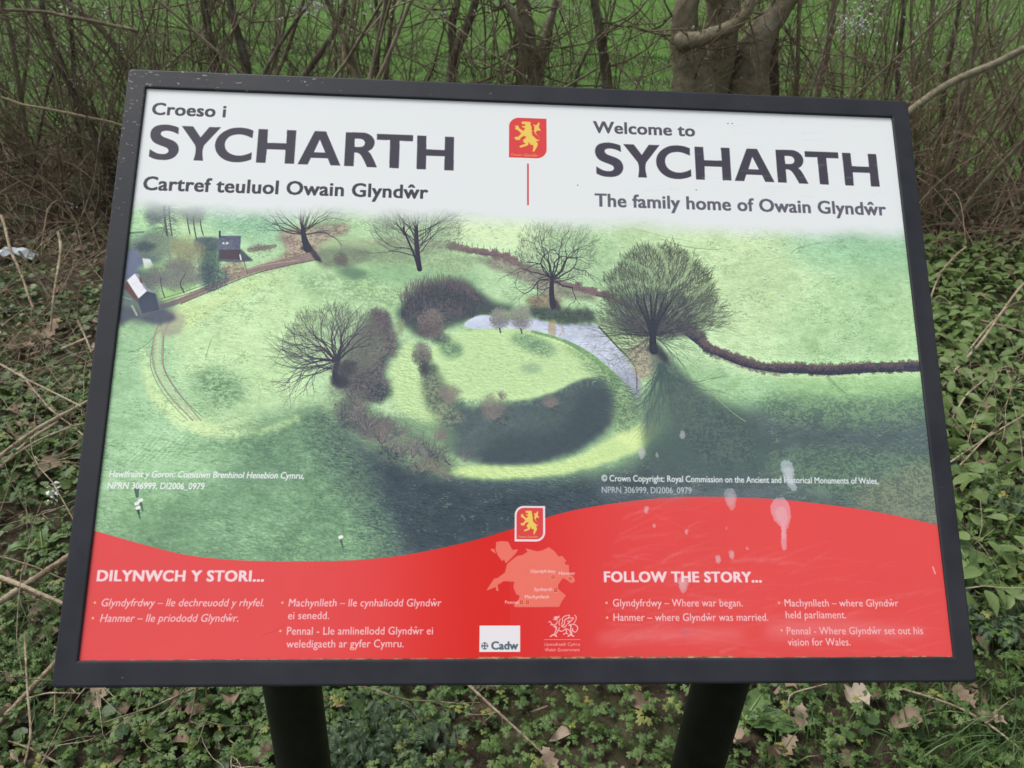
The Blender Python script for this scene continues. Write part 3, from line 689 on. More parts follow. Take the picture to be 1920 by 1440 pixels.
    for i in range(10): branch((1222 - i % 2 * 4, 634), math.pi - .1 - .12 * i, 40, 1.6, 3, (84, 86, 88), .4, .12, .45, 2)
    for i in range(8): branch((1234, 634), .05 + .1 * i, 46, 1.6, 3, (84, 86, 88), .4, .12, .45, 2)
    mottle([(1165, 600), (1200, 590), (1290, 605), (1330, 628), (1300, 634), (1240, 622), (1190, 618)], (74, 76, 86), (100, 98, 102), 3, .6, 5)
    stem([(1228, 656), (1226, 640), (1227, 600)], 17, 9, (62, 66, 76)); [line([(1226, 640), (1214 + k * 5, 600), (1196 + k * 13, 548 + abs(k - 2.5) * 6)], 7, (66, 70, 80), .8, 2.4) for k in range(6)]
    fill([(1210, 656), (1219, 646), (1236, 642), (1250, 664), (1256, 684), (1242, 672), (1230, 662)], (70, 76, 82), 2, .8, 3)
    # wide thorn on the left of the moat
    haze_crown(628, 640, 92, 66, 1500, (628, 700), (128, 140, 122), .28, 9)
    for i in range(22):
        a = -math.pi - .35 + i / 21 * 2.9
        branch((632, 678 - prng.rand() * 6), a, 46 + 8 * math.sin(i * .4) - (10 if i > 17 else 0), 3.8, 4, (76, 75, 85), .45, .17, .72, 2)
    stem([(636, 714), (629, 700), (636, 668)], 13, 7, (72, 74, 86)); fill([(622, 706), (640, 700), (656, 716), (640, 728), (624, 722)], (74, 76, 86), 2, .9, 3)
    for i in range(5): branch((622, 690), -3.3 + i * .1, 52, 2.6, 3, (84, 84, 94), .45, .2, .7, 2)
    dabs(645, 690, 26, 16, 200, [(74, 76, 86), (86, 84, 92)], (3, 6), .55)
    # sheep
    for x, y in ((255, 944), (262, 938), (638, 1007), (257, 952)):
        line([(x, y), (x + 3, y - 1)], 6, (232, 232, 222), .95); line([(x + 2, y + 6), (x + 6, y + 20)], 5, (66, 92, 80), .6, 2)
    line([(256, 918), (257, 930)], 8, (78, 108, 92), .8, 5)
    for c_ in range(3):                         # crispness of a printed photograph
        ch = CAN[..., c_]; CAN[..., c_] = ch + .32 * (ch - gblur(ch, 1.6)) + .22 * (ch - gblur(ch, 14))
    CAN[:] = np.clip(CAN, .22, .97)
    fg = (vnoise(PH, PW, 1.5, 41, 3.2) * .5 + vnoise(PH, PW, 3.5, 42, 9) * .5)[..., None]; CAN[:] = CAN * (1 + .045 * fg)
    hi = np.clip((CAN[..., 1:2] - .68) * 4, 0, 1) * np.clip((CAN[..., 1:2] - CAN[..., 0:1]) * 8, 0, 1); CAN[:] = CAN + hi * np.float32([.085, .03, .085])
    lum = (CAN @ np.float32([.3, .59, .11]))[..., None]; CAN[:] = CAN * .86 + lum * .14
    CAN[:] = CAN * .93 + np.float32((214, 222, 226)) / 255. * .07  # milky veil of haze painted into the aerial picture's colours
    # the picture melts into the white head of the sheet
    v = (np.arange(PH) / SC)[:, None]; u = (np.arange(PW) / SC)[None]
    edge = 129 + 5 * np.clip((u - 380) / 200, 0, 1) + 5 * N_L + 2 * N_M
    f = np.clip((v - edge) / 26, 0, 1); f = f * f * (3 - 2 * f)
    CAN[:] = CAN * f[..., None] + G((231, 235, 235)) * (1 - f[..., None])

LION = [(660,410),(700,395),(830,400),(832,470),(850,500),(845,560),(870,600),(840,620),(870,650),(850,665),(900,720),(950,765),(985,775),(1000,740),(985,700),(930,660),
        (895,600),(905,500),(880,450),(935,470),(985,400),(1000,420),(985,510),(1030,580),(985,575),(950,580),(925,620),(945,660),(990,700),(1000,760),(975,800),(930,800),
        (965,850),(960,900),(930,960),(900,1020),(865,1015),(880,960),(885,890),(830,880),(800,830),(785,830),(795,870),(770,900),(700,930),(640,950),(620,925),(650,900),
        (740,865),(700,830),(690,790),(740,740),(755,715),(700,700),(650,740),(625,800),(600,780),(560,800),(555,770),(520,750),(560,725),(600,725),(660,650),(600,590),(540,560),
        (555,530),(530,490),(570,500),(590,475),(625,545),(700,600),(730,530),(680,520),(670,490),(720,495),(740,455),(700,450),(670,450)]

def badge(x, y, w, h, white):
    def shape(x, y, w, h, r):
        a = np.linspace(math.pi, 1.5 * math.pi, 9); b = np.linspace(0, .5 * math.pi, 9)
        return [(x + r + r * math.cos(t), y + r + r * math.sin(t)) for t in a] + [(x + w, y)] + \
               [(x + w - r + r * math.cos(t), y + h - r + r * math.sin(t)) for t in b] + [(x, y + h)]
    if white:
        fill_mm(shape(x, y, w, h, w * .3), (240, 222, 226)); x += 2; y += 2; w -= 4; h -= 4
    fill_mm(shape(x, y, w, h, w * .27), (222, 84, 84))
    L = np.array(LION, float); L = (L - [430, 320]) / [700, 840] * [w, h] + [x, y]
    fill_mm(L, (240, 206, 104), .3)
    return x, y, w, h

def S_glyph():
    o = [(478,113),(400,88),(320,75),(230,85),(160,125),(135,190),(145,250),(190,295),(260,325),(320,350),(352,380),(345,410),(310,428),(240,425),(180,405),(126,370),(116,458),
         (190,492),(290,502),(380,490),(445,450),(475,390),(470,330),(430,280),(350,245),(290,222),(258,190),(275,160),(330,150),(400,160),(473,193)]
    p = smooth(np.array(o), 5); return p

def big_word(x0, y0, w, h):
    """the word SYCHARTH in a heavy humanist face; unit cap height, advance as measured"""
    sk = lambda X, Y: np.array([X / 6.4 + 260, Y / 6.4 + 220])       # traced outlines
    s2 = lambda X, Y: np.array([X / 6.0 + 550, Y / 6.0 + 230])
    polys = []
    S = [(478,113),(440,97),(380,82),(320,75),(250,80),(190,100),(150,140),(135,190),(145,245),(180,290),(240,320),(300,342),(340,362),(356,388),(345,412),(312,428),(270,430),(210,418),(126,370),(116,458),
         (190,490),(290,502),(370,493),(430,463),(468,415),(477,365),(462,315),(420,275),(350,245),(290,222),(258,190),(268,164),(300,151),(350,150),(410,163),(473,193)]
    sharp = {0, 18, 19, len(S) - 1}
    polys.append(([sk(*q) for q in S], 0))
    polys.append(([sk(*q) for q in [(515,93),(652,98),(740,230),(848,104),(988,108),(785,322),(770,512),(654,508),(674,320)]], 0))
    C = [(1378,148),(1300,122),(1200,112),(1100,125),(1000,175),(940,240),(915,320),(930,400),(985,470),(1070,515),(1180,530),(1280,518),(1350,496),(1358,410),(1290,436),(1210,450),(1120,435),(1055,390),(1032,325),(1050,260),(1105,212),(1190,194),(1270,202),(1366,240)]
    polys.append(([sk(*q) for q in C], 0))
    polys.append(([sk(*q) for q in [(1440,128),(1553,132),(1545,295),(1775,303),(1783,140),(1896,145),(1866,549),(1753,546),(1764,380),(1540,372),(1522,538),(1408,534)]], 0))
    polys.append(([s2(*q) for q in [(246,84),(372,88),(534,474),(422,470),(392,392),(200,386),(164,462),(50,458)]], [s2(*q) for q in [(302,178),(364,328),(234,324)]]))
    polys.append(([s2(*q) for q in [(596,98),(740,100),(820,106),(880,135),(916,185),(918,235),(890,285),(845,312),(880,350),(946,494),(834,490),(775,370),(745,338),(720,328),(690,326),(682,482),(576,478)]],
                  [s2(*q) for q in [(697,170),(760,172),(795,185),(812,215),(802,245),(775,262),(694,262)]]))
    polys.append(([s2(*q) for q in [(948,115),(1356,130),(1354,200),(1204,194),(1194,505),(1086,500),(1096,186),(946,182)]], 0))
    polys.append(([s2(*q) for q in [(1404,134),(1506,138),(1504,290),(1712,300),(1716,148),(1818,152),(1812,530),(1706,526),(1712,370),(1504,362),(1498,518),(1394,514)]], 0))
    ref = [(10.0, 337.0), (45.2, 85.2)]
    col = (84, 82, 91)
    def soften(P):                              # round the curved runs, keep the corners
        P = np.array(P, float); n = len(P); res = []
        d = [math.hypot(*(P[(i + 1) % n] - P[i])) for i in range(n)]
        ang = []
        for i in range(n):
            a = P[i] - P[i - 1]; b = P[(i + 1) % n] - P[i]
            ang.append(abs((math.atan2(b[1], b[0]) - math.atan2(a[1], a[0]) + math.pi) % (2 * math.pi) - math.pi))
        for i in range(n):
            j = (i + 1) % n
            A, B = P[i], P[j]
            ta = (P[j] - P[i - 1]) * .5 if ang[i] < .8 else None
            tb = (P[(j + 1) % n] - P[i]) * .5 if ang[j] < .8 else None
            if d[i] > 13 * ds: ta = tb = None
            if ta is None and tb is None: res.append(A); continue
            if ta is not None: ta = ta / (np.hypot(*ta) + 1e-9) * d[i]
            if tb is not None: tb = tb / (np.hypot(*tb) + 1e-9) * d[i]
            if ta is None: ta = (B - A) * 1.5 - tb * .5
            if tb is None: tb = (B - A) * 1.5 - ta * .5
            for t in np.arange(6) / 6.:
                h = 2 * t ** 3 - 3 * t * t + 1
                res.append(h * A + (t ** 3 - 2 * t * t + t) * ta + (1 - h) * B + (t ** 3 - t * t) * tb)
        return np.array(res)
    ds = 2.4
    for out, hole in polys:
        out = soften(out); hole = soften(hole) if hole else 0
        hole = hole if isinstance(hole, np.ndarray) else None
        q = cv(out) / SC
        q = (q - [10, 85.5]) * [w / 327., h / 40.] + [x0, y0]
        r = pmask(q * SC, 0)
        m, a, b, c, d = r
        if hole is not None:
            hq = (cv(hole) / SC - [10, 85.5]) * [w / 327., h / 40.] + [x0, y0]
            mm, a2, b2, c2, d2 = pmask(hq * SC, 0)
            m[b2 - b:d2 - b, a2 - a:c2 - a] *= (1 - mm)
        comp(gblur(m, .6), a, b, c, d, col)

SPC = [1.0]
def _outline(st, shear):
    c = bpy.data.curves.new("lettering_outline", "FONT"); c.body = st; c.resolution_u = 3; c.fill_mode = "FRONT"; c.shear = shear; c.space_character = SPC[0]
    o = bpy.data.objects.new('lettering_outline', c); me = o.to_mesh()
    nv = len(me.vertices); co = np.zeros(nv * 3); me.vertices.foreach_get('co', co); co = co.reshape(-1, 3)[:, :2].copy()
    me.calc_loop_triangles(); nt = len(me.loop_triangles); tr = np.zeros(nt * 3, int); me.loop_triangles.foreach_get('vertices', tr)
    o.to_mesh_clear(); bpy.data.objects.remove(o); bpy.data.curves.remove(c)
    return co, tr.reshape(-1, 3)

def text(st, x, y, w, cap, col, bold=0., shear=0., alpha=1.):
    """a line of lettering: baseline start (x, y) mm, width w mm, cap height mm, bold = stroke gain in cap heights"""
    hats = [i for i, ch in enumerate(st) if ch == '\u0175']; st2 = st.replace('\u0175', 'w')
    co, tr = _outline(st2, shear)
    caps, tris = [], [tr]
    base = 0
    for i in hats:                              # the roof over the w
        r0 = _outline(st2[:i + 1], shear)[0]; rw = _outline('w', shear)[0]
        x1_ = r0[:, 0].max(); cx_ = x1_ - (rw[:, 0].max() - rw[:, 0].min()) * .5 + shear * .25; hh = .56; t_ = .052
        tris.append(np.array([[0, 1, 2], [0, 2, 3], [0, 3, 4], [0, 4, 5]]) + len(co) + base)
        caps.append(np.array([(cx_, hh + .15), (cx_ + .04, hh + .15), (cx_ + .15, hh), (cx_ + .09, hh), (cx_, hh + .09), (cx_ - .09, hh)])); base += 6
        caps.append(np.array([(cx_, hh + .15), (cx_ - .04, hh + .15), (cx_ - .15, hh), (cx_ - .09, hh), (cx_, hh + .09), (cx_, hh + .09)])); 
        tris.append(np.array([[0, 1, 2], [0, 2, 3], [0, 3, 4]]) + len(co) + base); base += 6
    if caps: co = np.vstack([co] + caps)
    tr = np.vstack(tris)
    co = co - [co[:, 0].min(), 0]
    kx = w / co[:, 0].max(); ky = cap / .69
    P = np.c_[co[:, 0] * kx + x, y - co[:, 1] * ky] * SC
    SS = 4
    x0, y0 = int(P[:, 0].min()) - 3, int(P[:, 1].min()) - 3; x1, y1 = int(P[:, 0].max()) + 4, int(P[:, 1].max()) + 4
    M = np.zeros(((y1 - y0) * SS, (x1 - x0) * SS), bool)
    Q = (P - [x0, y0]) * SS
    for t in tr:
        a, b, d = Q[t]
        u0, u1 = int(min(a[0], b[0], d[0])), int(max(a[0], b[0], d[0])) + 1
        v0, v1 = int(min(a[1], b[1], d[1])), int(max(a[1], b[1], d[1])) + 1
        X = np.arange(u0, u1) + .5; Y = (np.arange(v0, v1) + .5)[:, None]
        e0 = (b[0] - a[0]) * (Y - a[1]) - (b[1] - a[1]) * (X - a[0])
        e1 = (d[0] - b[0]) * (Y - b[1]) - (d[1] - b[1]) * (X - b[0])
        e2 = (a[0] - d[0]) * (Y - d[1]) - (a[1] - d[1]) * (X - d[0])
        M[v0:v1, u0:u1] |= ((e0 >= 0) & (e1 >= 0) & (e2 >= 0)) | ((e0 <= 0) & (e1 <= 0) & (e2 <= 0))
    n = int(round(bold * cap * SC * SS))        # swell the strokes
    nx = int(round(n * 1.25))
    for k in range(nx): A = M.copy(); M[:, 1:] |= A[:, :-1]; M[:, :-1] |= A[:, 1:] if k % 2 else False
    for k in range(n // 2): A = M.copy(); M[1:] |= A[:-1]; M[:-1] |= A[1:]
    m = M.reshape(y1 - y0, SS, x1 - x0, SS).mean((1, 3)).astype(np.float32)
    comp(gblur(m, .45), x0, y0, x1, y1, col, alpha)

def paint_sheet():
    paint_aerial()
    # red foot with its wave
    top = [(140, 985), (178, 995), (260, 1018), (350, 1040), (450, 1050), (560, 1052), (660, 1050), (760, 1040), (880, 1015), (965, 990), (1060, 960), (1160, 942),
           (1260, 932), (1350, 931), (1450, 935), (1550, 945), (1650, 960), (1765, 985), (1800, 996)]
    q = np.vstack([cv(smooth(top, 8, False)), [[PW + 20, PH + 20], [-20, PH + 20]]])
    m, a, b, c, d = pmask(q, 0)
    u = (np.arange(PW) / SC)[None]; w = np.exp(-((u - 385) / 110.) ** 2)
    r = np.where(u < 400, 232 - 10 * w, 231 - 8 * w); g = np.where(u < 400, 92 - 30 * w, 90 - 24 * w); bb = np.where(u < 400, 92 - 34 * w, 88 - 24 * w)
    red = np.stack([r, g, bb], -1).astype(np.float32) / 255.
    mm = m[..., None]
    CAN[b:d, a:c] = CAN[b:d, a:c] * (1 - mm) + (red[:, a:c] * (1 + .012 * N_L[b:d, a:c, None])) * mm
    # head
    dkc = (84, 82, 90)
    SPC[0] = 1.04
    text('Croeso i', 9.3, 31.5, 77.5, 14.2, dkc, .045)
    big_word(10, 85.5, 327, 40)
    text('Cartref teuluol Owain Glynd\u0175r', 9.2, 120, 299.5, 15.5, dkc, .038)
    text('Welcome to', 492, 33.4, 115, 14.2, (98, 96, 106), .045)
    big_word(493, 87.6, 325, 40)
    text('The family home of Owain Glynd\u0175r', 492, 122.5, 329, 15.2, (108, 106, 118), .038)
    bx = badge(397, 18.5, 42, 49, False)
    text('Owain Glynd\u0175r', 399.5, 65.5, 30, 3.2, (236, 170, 110), .04)
    line([(418.1, 75), (418.1, 123)], 1.9, (214, 84, 88), 1, mm=True)
    SPC[0] = 1.0
    w_ = (238, 243, 241)
    text('Hawlfraint y Goron: Comisiwn Brenhinol Henebion Cymru,', 8.4, 423.2, 187, 6.3, w_, .03, .18)
    text('NPRN 306999, DI2006_0979', 8.2, 434.6, 92, 6.3, w_, .03, .08)
    text('\u00a9 Crown Copyright: Royal Commission on the Ancient and Historical Monuments of Wales,', 492.6, 422.8, 289, 6.3, (224, 230, 230), .03)
    text('NPRN 306999, DI2006_0979', 492.6, 434.5, 92, 6.3, (206, 213, 214), .02)
    # red foot lettering
    pk = (250, 218, 222); pk2 = (246, 210, 214)
    SPC[0] = 1.08
    text('DILYNWCH Y STORI...', 8.6, 521.5, 154.5, 9.8, pk, .06)
    text('FOLLOW THE STORY...', 493.2, 521.5, 157.7, 9.8, pk, .06)
    SPC[0] = 1.02
    L = [('Glyndyfrdwy \u2013 lle dechreuodd y rhyfel.', 15.4, 544.6, 150, .2), ('Hanmer \u2013 lle priododd Glynd\u0175r.', 15.6, 558.6, 127, .2),
         ('Machynlleth \u2013 lle cynhaliodd Glynd\u0175r', 188.6, 544.7, 145.2, .1), ('ei senedd.', 188.8, 556.4, 38.5, 0), ('Pennal - Lle amlinellodd Glynd\u0175r ei', 188.7, 570.5, 137.6, 0),
         ('weledigaeth ar gyfer Cymru.', 188.9, 582.1, 110, 0),
         ('Glyndyfrdwy \u2013 Where war began.', 501.2, 544.8, 129.5, 0), ('Hanmer \u2013 where Glynd\u0175r was married.', 501.4, 558.4, 154.2, 0),
         ('Machynlleth \u2013 where Glynd\u0175r', 673.3, 544.9, 116.5, 0), ('held parliament.', 673.5, 556.2, 61.5, 0), ('Pennal - Where Glynd\u0175r set out his', 673.5, 571.4, 138.8, 0),
         ('vision for Wales.', 673.8, 581.9, 63.2, 0)]
    for s, x, y, w, sh in L: text(s, x, y, w, 7.1, pk2, .02, sh)
    for x, y in ((9.2, 541.3), (8.9, 555.2), (182.7, 541.3), (182.5, 567.1), (494.9, 541.4), (495.2, 555.3), (667.6, 541.4), (668.4, 567.4)):
        t = np.linspace(0, 6.283, 13)[:-1]; fill_mm(np.c_[x + 1.15 * np.cos(t), y + 1.15 * np.sin(t)], (244, 190, 120))
    # map of the north of the country
    z = lambda pts: [(880 + px / 4., 900 + py / 4.) for px, py in pts]
    mc = (240, 124, 110)
    for P in ([(205,462),(250,455),(295,460),(325,520),(370,518),(350,550),(320,580),(280,622),(262,595),(248,605),(215,560),(200,520)],
              [(165,512),(190,515),(203,552),(185,540),(165,525)],
              [(425,510),(450,515),(510,532),(550,525),(600,500),(640,530),(675,572),(700,565),(735,610),(718,610),(722,630),(750,635),(752,700),(790,730),(797,755),(770,772),(735,745),(705,732),
               (670,780),(665,810),(727,862),(700,900),(675,948),(345,950),(335,935),(370,900),(380,862),(355,855),(333,800),(340,760),(260,755),(215,785),(222,830),(205,826),(200,800),(130,826),(160,780),(190,735),(215,732),(270,690),(285,630),(330,590),(365,565),(400,560),(440,535)]):
        r = pmask(cv(z(P)), 0); comp(*r, mc)
    wl = (248, 214, 214)
    def zm(px, py): return cv([(880 + px / 4., 900 + py / 4.)])[0] / SC
    for s, px, py, pw in (('Glyndyfrdwy', 463, 692, 185), ('Hanmer', 675, 707, 122), ('Sycharth', 490, 828, 134), ('Machynlleth', 420, 884, 180), ('Pennal', 270, 925, 98)):
        a = zm(px, py); b = zm(px + pw, py); text(s, a[0], a[1], b[0] - a[0], 3.1, wl, .05)
    for px, py in ((631, 725), (759, 737), (651, 823), (394, 914), (437, 914)):
        a = zm(px, py); h = 2.1
        fill_mm([(a[0]-h, a[1]-h), (a[0]+h, a[1]-h), (a[0]+h, a[1]+h), (a[0]-h, a[1]+h)], (248, 170, 150)); h = 1.7
        fill_mm([(a[0]-h, a[1]-h), (a[0]+h, a[1]-h), (a[0]+h, a[1]+h), (a[0]-h, a[1]+h)], (206, 84, 72)); h = .8
        fill_mm([(a[0]-h, a[1]-h), (a[0]+h*.4, a[1]-h), (a[0]+h, a[1]+h), (a[0]-h*.5, a[1]+h)], (236, 150, 104))
    badge(404.5, 448.1, 30.5, 34.8, True)
    text('Owain Glynd\u0175r', 408, 479.3, 20, 2, (240, 180, 120), .03)
    # plaque of the monuments service
    fill_mm([(371, 562.5), (410.3, 562.5), (410.3, 586.7), (371, 586.7)], (236, 230, 232))
    text('Cadw', 382.6, 584.4, 25.2, 7.2, (88, 106, 112), .055)
    cx, cy = 376.2, 581.2
    for k in range(4):
        a = k * math.pi / 2; c_, s_ = math.cos(a), math.sin(a)
        fill_mm([(cx + c_ * X - s_ * Y_, cy + s_ * X + c_ * Y_) for X, Y_ in ((0, -.5), (2.2, -.6), (3.2, -1.4), (3.2, 1.4), (2.2, .6), (0, .5))], (86, 98, 110))
    t = np.linspace(.6, 6.0, 20); line(np.c_[cx + 2.9 * np.cos(t), cy + 2.9 * np.sin(t)], .45, (96, 108, 118), 1, mm=True, sm=False)
    # dragon of the government emblem
    dz = lambda pts: [(1010 + px / 16., 1140 + py / 16.) for px, py in pts]
    dc = (246, 200, 200)
    for P in ([(450,260),(520,230),(600,240),(630,190),(640,260),(580,300),(540,350),(470,340),(420,320),(500,300)],):
        fill(dz(P), dc, .4, .9, sm=False)
    for P, w in (([(580,360),(550,440),(500,500),(520,590)], 1.4), ([(660,310),(620,400),(630,500)], 1.5), ([(310,410),(360,390),(400,460),(480,500),(500,560)], 1.4), ([(370,500),(400,450)], 1.4),
                 ([(400,470),(470,550)], 1.2), ([(550,540),(530,640),(480,780)], 2), ([(640,570),(590,650),(520,790)], 1.6), ([(360,840),(430,790),(500,800),(550,840)], 2.2),
                 ([(600,650),(680,680),(760,650),(830,610),(930,650),(970,760)], 1.5), ([(830,620),(840,720),(750,770)], 1.8), ([(850,740),(890,765)], 1.8),
                 ([(690,470),(730,380),(720,300),(790,230),(930,200),(900,280)], 1.5), ([(690,520),(780,470),(790,360),(850,300),(1050,280),(980,370),(880,460)], 1.8),
                 ([(860,370),(950,380),(880,450)], 1.3), ([(700,520),(780,560),(850,490)], 1.8), ([(920,500),(980,520),(970,620),(990,760)], 2), ([(920,500),(1050,470),(1150,520),(1180,600),(1120,700),(1040,670),(1030,590)], 1.6),
                 ([(1060,460),(1130,330),(1130,240),(1090,200)], 1.4), ([(890,830),(950,790),(1010,800),(1060,830)], 2.2), ([(1010,640),(1010,790)], 1.2)):
        line(dz(P), w * .8, dc, .85)
    line([(433.5, 575.6), (468.2, 575.6)], .4, dc, .9, mm=True)
    text('Llywodraeth Cymru', 433.6, 581.3, 34.2, 3.0, dc, 0)
    text('Welsh Government', 434, 586.4, 33.6, 3.0, dc, 0)

def weather_sheet():
    """dirt, dried drips and smears that lie on the sheet with shapes of their own"""
    def drip(P, a=.5, col=(222, 216, 224)):
        r = pmask(cv(smooth(P)), .5, 1.2); comp(*r, col, a)
        c_ = np.mean(np.array(P, float), 0); Q = (np.array(P, float) - c_) * .62 + c_ + prng.randn(2) * .6
        r = pmask(cv(smooth(Q)), .8, 1.5); comp(*r, (236, 230, 232), a * .45)
    drip([(1466, 868), (1482, 864), (1490, 880), (1490, 900), (1496, 914), (1488, 920), (1478, 908), (1472, 896)], .62, (204, 212, 222))
    drip([(1362, 918), (1374, 914), (1382, 928), (1380, 946), (1374, 956), (1366, 948), (1360, 932)], .38)
    drip([(1455, 934), (1470, 932), (1480, 945), (1484, 965), (1480, 985), (1476, 994), (1476, 1025), (1470, 1031), (1466, 1020), (1466, 990), (1452, 972), (1446, 950)], .5, (238, 206, 220))
    for x, y, s in ((1205, 850, 6), (1281, 815, 5), (1213, 955, 4), (1228, 985, 3), (1288, 996, 3), (1363, 990, 2), (1373, 1040, 5), (1347, 1047, 5), (1282, 1094, 9), (1402, 1028, 2), (1233, 852, 3)):
        drip([(x - s, y - s), (x, y - s * 1.7), (x + s, y - s), (x + s * .8, y + s), (x, y + s * 1.9), (x - s * .8, y + s)], .42)
    for i in range(170):                        # wiping marks on the lower right
        x = 1120 + prng.rand() * 640; y = 1040 + prng.rand() * 185
        if i % 3 == 0: x = 1130 + prng.rand() * 190; y = 950 + prng.rand() * 270
        L = 30 + prng.rand() * 90; a = -.12 + prng.randn() * .2
        line([(x, y), (x + L * .5, y + L * .5 * math.sin(a) - 3), (x + L, y + L * math.sin(a))], 2 + prng.rand() * 5, (244, 170, 176), .02 + .05 * prng.rand(), .5, soft=3)
    fill([(1440, 1170), (1520, 1160), (1640, 1168), (1735, 1180), (1700, 1192), (1560, 1190), (1450, 1195)], (244, 160, 162), 8, .35, 4)
    fill([(1120, 1188), (1200, 1180), (1330, 1176), (1400, 1184), (1380, 1198), (1250, 1200), (1140, 1204)], (244, 160, 162), 7, .32, 4)
    fill([(1120, 905), (1200, 920), (1500, 915), (1560, 925), (1300, 932), (1150, 940)], (150, 158, 168), 7, .3, 4)
    line([(1750, 1062), (1754, 1074)], 3, (246, 190, 190), .7)
    for i in range(30):
        x, y = 1285 + prng.randn() * 10, 1182 + prng.randn() * 6
        line([(x, y), (x + 3, y + 2)], 1.5, (190, 110, 130), .35)
    for i in range(60):                         # scuffs over the right hand title
        x, y = 1120 + prng.rand() * 540, 225 + prng.rand() * 170; L = 10 + prng.rand() * 30
        line([(x, y), (x + L, y - 1 + prng.randn() * 2)], 1.5 + prng.rand() * 4, (206, 208, 212), .06 + .12 * prng.rand(), 1, soft=2)
    for x, y in ((1368, 230), (1376, 230), (1308, 355), (1085, 346)): line([(x, y), (x + 1, y)], 2, (80, 80, 80), .8)
    line([(492, 1190), (520, 1180), (535, 1170)], 1.3, (190, 84, 84), .4)
    # perished lower edge: pale brown rim with nibbles
    for i in range(700):
        x = prng.rand() * 841
        if x < 120 and prng.rand() < .7: continue
        s = .7 + 1.5 * (prng.rand() ** 2) + (.9 if 360 < x < 620 else 0)
        line([(x, 594 - s * .5), (x + 1 + prng.rand() * 5, 594 - s * .4)], s, ((176, 150, 112), (196, 170, 130), (120, 96, 80), (150, 122, 94))[prng.randint(4)], .75, mm=True)
# ------------------------------------------------------------------ ground and field
def sheet(name, xs, ys, mat, lift=0.):
    X, Y = np.meshgrid(xs, ys); V = np.stack([X, Y, gz(X, Y) + lift], -1).reshape(-1, 3)
    nx, ny = len(xs), len(ys); i = (np.arange(ny - 1)[:, None] * nx + np.arange(nx - 1)[None]).ravel()
    o = mesh(name, V, np.stack([i, i + 1, i + nx + 1, i + nx], -1), mat, None, True); o['kind'] = 'structure'; return o
m_soil, nt, b = material('soil', rough=.95, spec=.2)
n1 = noise(nt, 18, 8, .7); n2 = noise(nt, 3, 4); n3 = noise(nt, 120, 4, .7)
c = ramp(nt, n1, [(.34, (.018, .013, .009)), (.52, (.06, .044, .03)), (.72, (.17, .125, .088))])
c = mixc(nt, ramp(nt, n2, [(.45, (0, 0, 0)), (.62, (.7, .7, .7))]), c, (.05, .075, .022))
c = mixc(nt, ramp(nt, n3, [(.6, (0, 0, 0)), (.72, (.8, .8, .8))]), c, (.28, .21, .15))
nt.links.new(c, b.inputs['Base Color']); bump(nt, b, n1, 1., .03)
xs = np.concatenate([np.linspace(-60, -6, 18), np.linspace(-5, 5, 170), np.linspace(6, 60, 18)])
sheet('ground', xs, np.concatenate([np.linspace(-60, -3, 14), np.linspace(-2.4, 4.9, 150)]), m_soil)
m_field, nt, b = material('pasture', rough=.9, spec=.15)
sc = node(nt, 'ShaderNodeMapping'); g_ = node(nt, 'ShaderNodeNewGeometry'); nt.links.new(g_.outputs['Position'], sc.inputs['Vector']); sc.inputs['Scale'].default_value = (1, .45, 1)
n1 = noise(nt, 9, 8, .75, sc.outputs[0]); n2 = noise(nt, 1.6, 5, .65, sc.outputs[0]); n3 = noise(nt, 45, 5, .7)
c = ramp(nt, n1, [(.32, (.045, .12, .018)), (.55, (.10, .225, .036)), (.75, (.17, .32, .065))])
c = mixc(nt, ramp(nt, n2, [(.42, (0, 0, 0)), (.6, (.85, .85, .85))]), c, (.07, .125, .03))
c = mixc(nt, ramp(nt, n3, [(.5, (0, 0, 0)), (.75, (.6, .6, .6))]), c, (.18, .34, .07))
nt.links.new(c, b.inputs['Base Color']); bump(nt, b, n3, 1., .05)
sheet('field', np.concatenate([np.linspace(-220, -14, 30), np.linspace(-12, 12, 60), np.linspace(14, 220, 30)]),
      np.concatenate([np.linspace(4.75, 14, 60), np.geomspace(15, 260, 40)]), m_field, .02)

rg = np.random.RandomState(5)
# ------------------------------------------------------------------ materials of the plants
m_butter = leaf_material('creeping_leaf', [(0, (.055, .11, .028)), (.5, (.100, .176, .042)), (.85, (.175, .265, .075)), (1, (.40, .34, .08))], .45)
m_herb = leaf_material('herb_leaf', [(0, (.07, .12, .035)), (.6, (.165, .25, .075)), (1, (.26, .34, .13))], .5)
m_ivy = leaf_material('ivy_leaf', [(0, (.040, .08, .028)), (.5, (.095, .17, .05)), (1, (.21, .29, .10))], .4)
m_dock = leaf_material('dock_leaf', [(0, (.085, .16, .045)), (1, (.15, .24, .085))], .42, .25, (.06, .035, .02))
m_grass = leaf_material('grass_blade', [(0, (.055, .11, .03)), (.7, (.12, .22, .06)), (1, (.26, .28, .13))], .5)
m_thist = leaf_material('thistle_leaf', [(0, (.09, .15, .085)), (1, (.22, .30, .19))], .7, .1)
m_dead = leaf_material('dead_leaf', [(0, (.14, .095, .062)), (.45, (.28, .195, .135)), (.8, (.38, .29, .21)), (1, (.58, .48, .37))], .75, .12)
m_straw = bark_material('dry_stalk', (.12, .085, .05), (.36, .285, .19), (.55, .48, .37), 90)
m_twig = bark_material('twig_bark', (.070, .060, .036), (.195, .165, .105), (.36, .31, .23), 60)
m_bark = bark_material('mossy_bark', (.085, .075, .045), (.24, .21, .14), (.36, .33, .25), 26)
m_bark2 = bark_material('dark_bark', (.04, .032, .023), (.12, .10, .072), (.36, .34, .28), 34)
m_cane = bark_material('bramble_cane', (.10, .07, .045), (.25, .18, .12), (.38, .30, .22), 50)
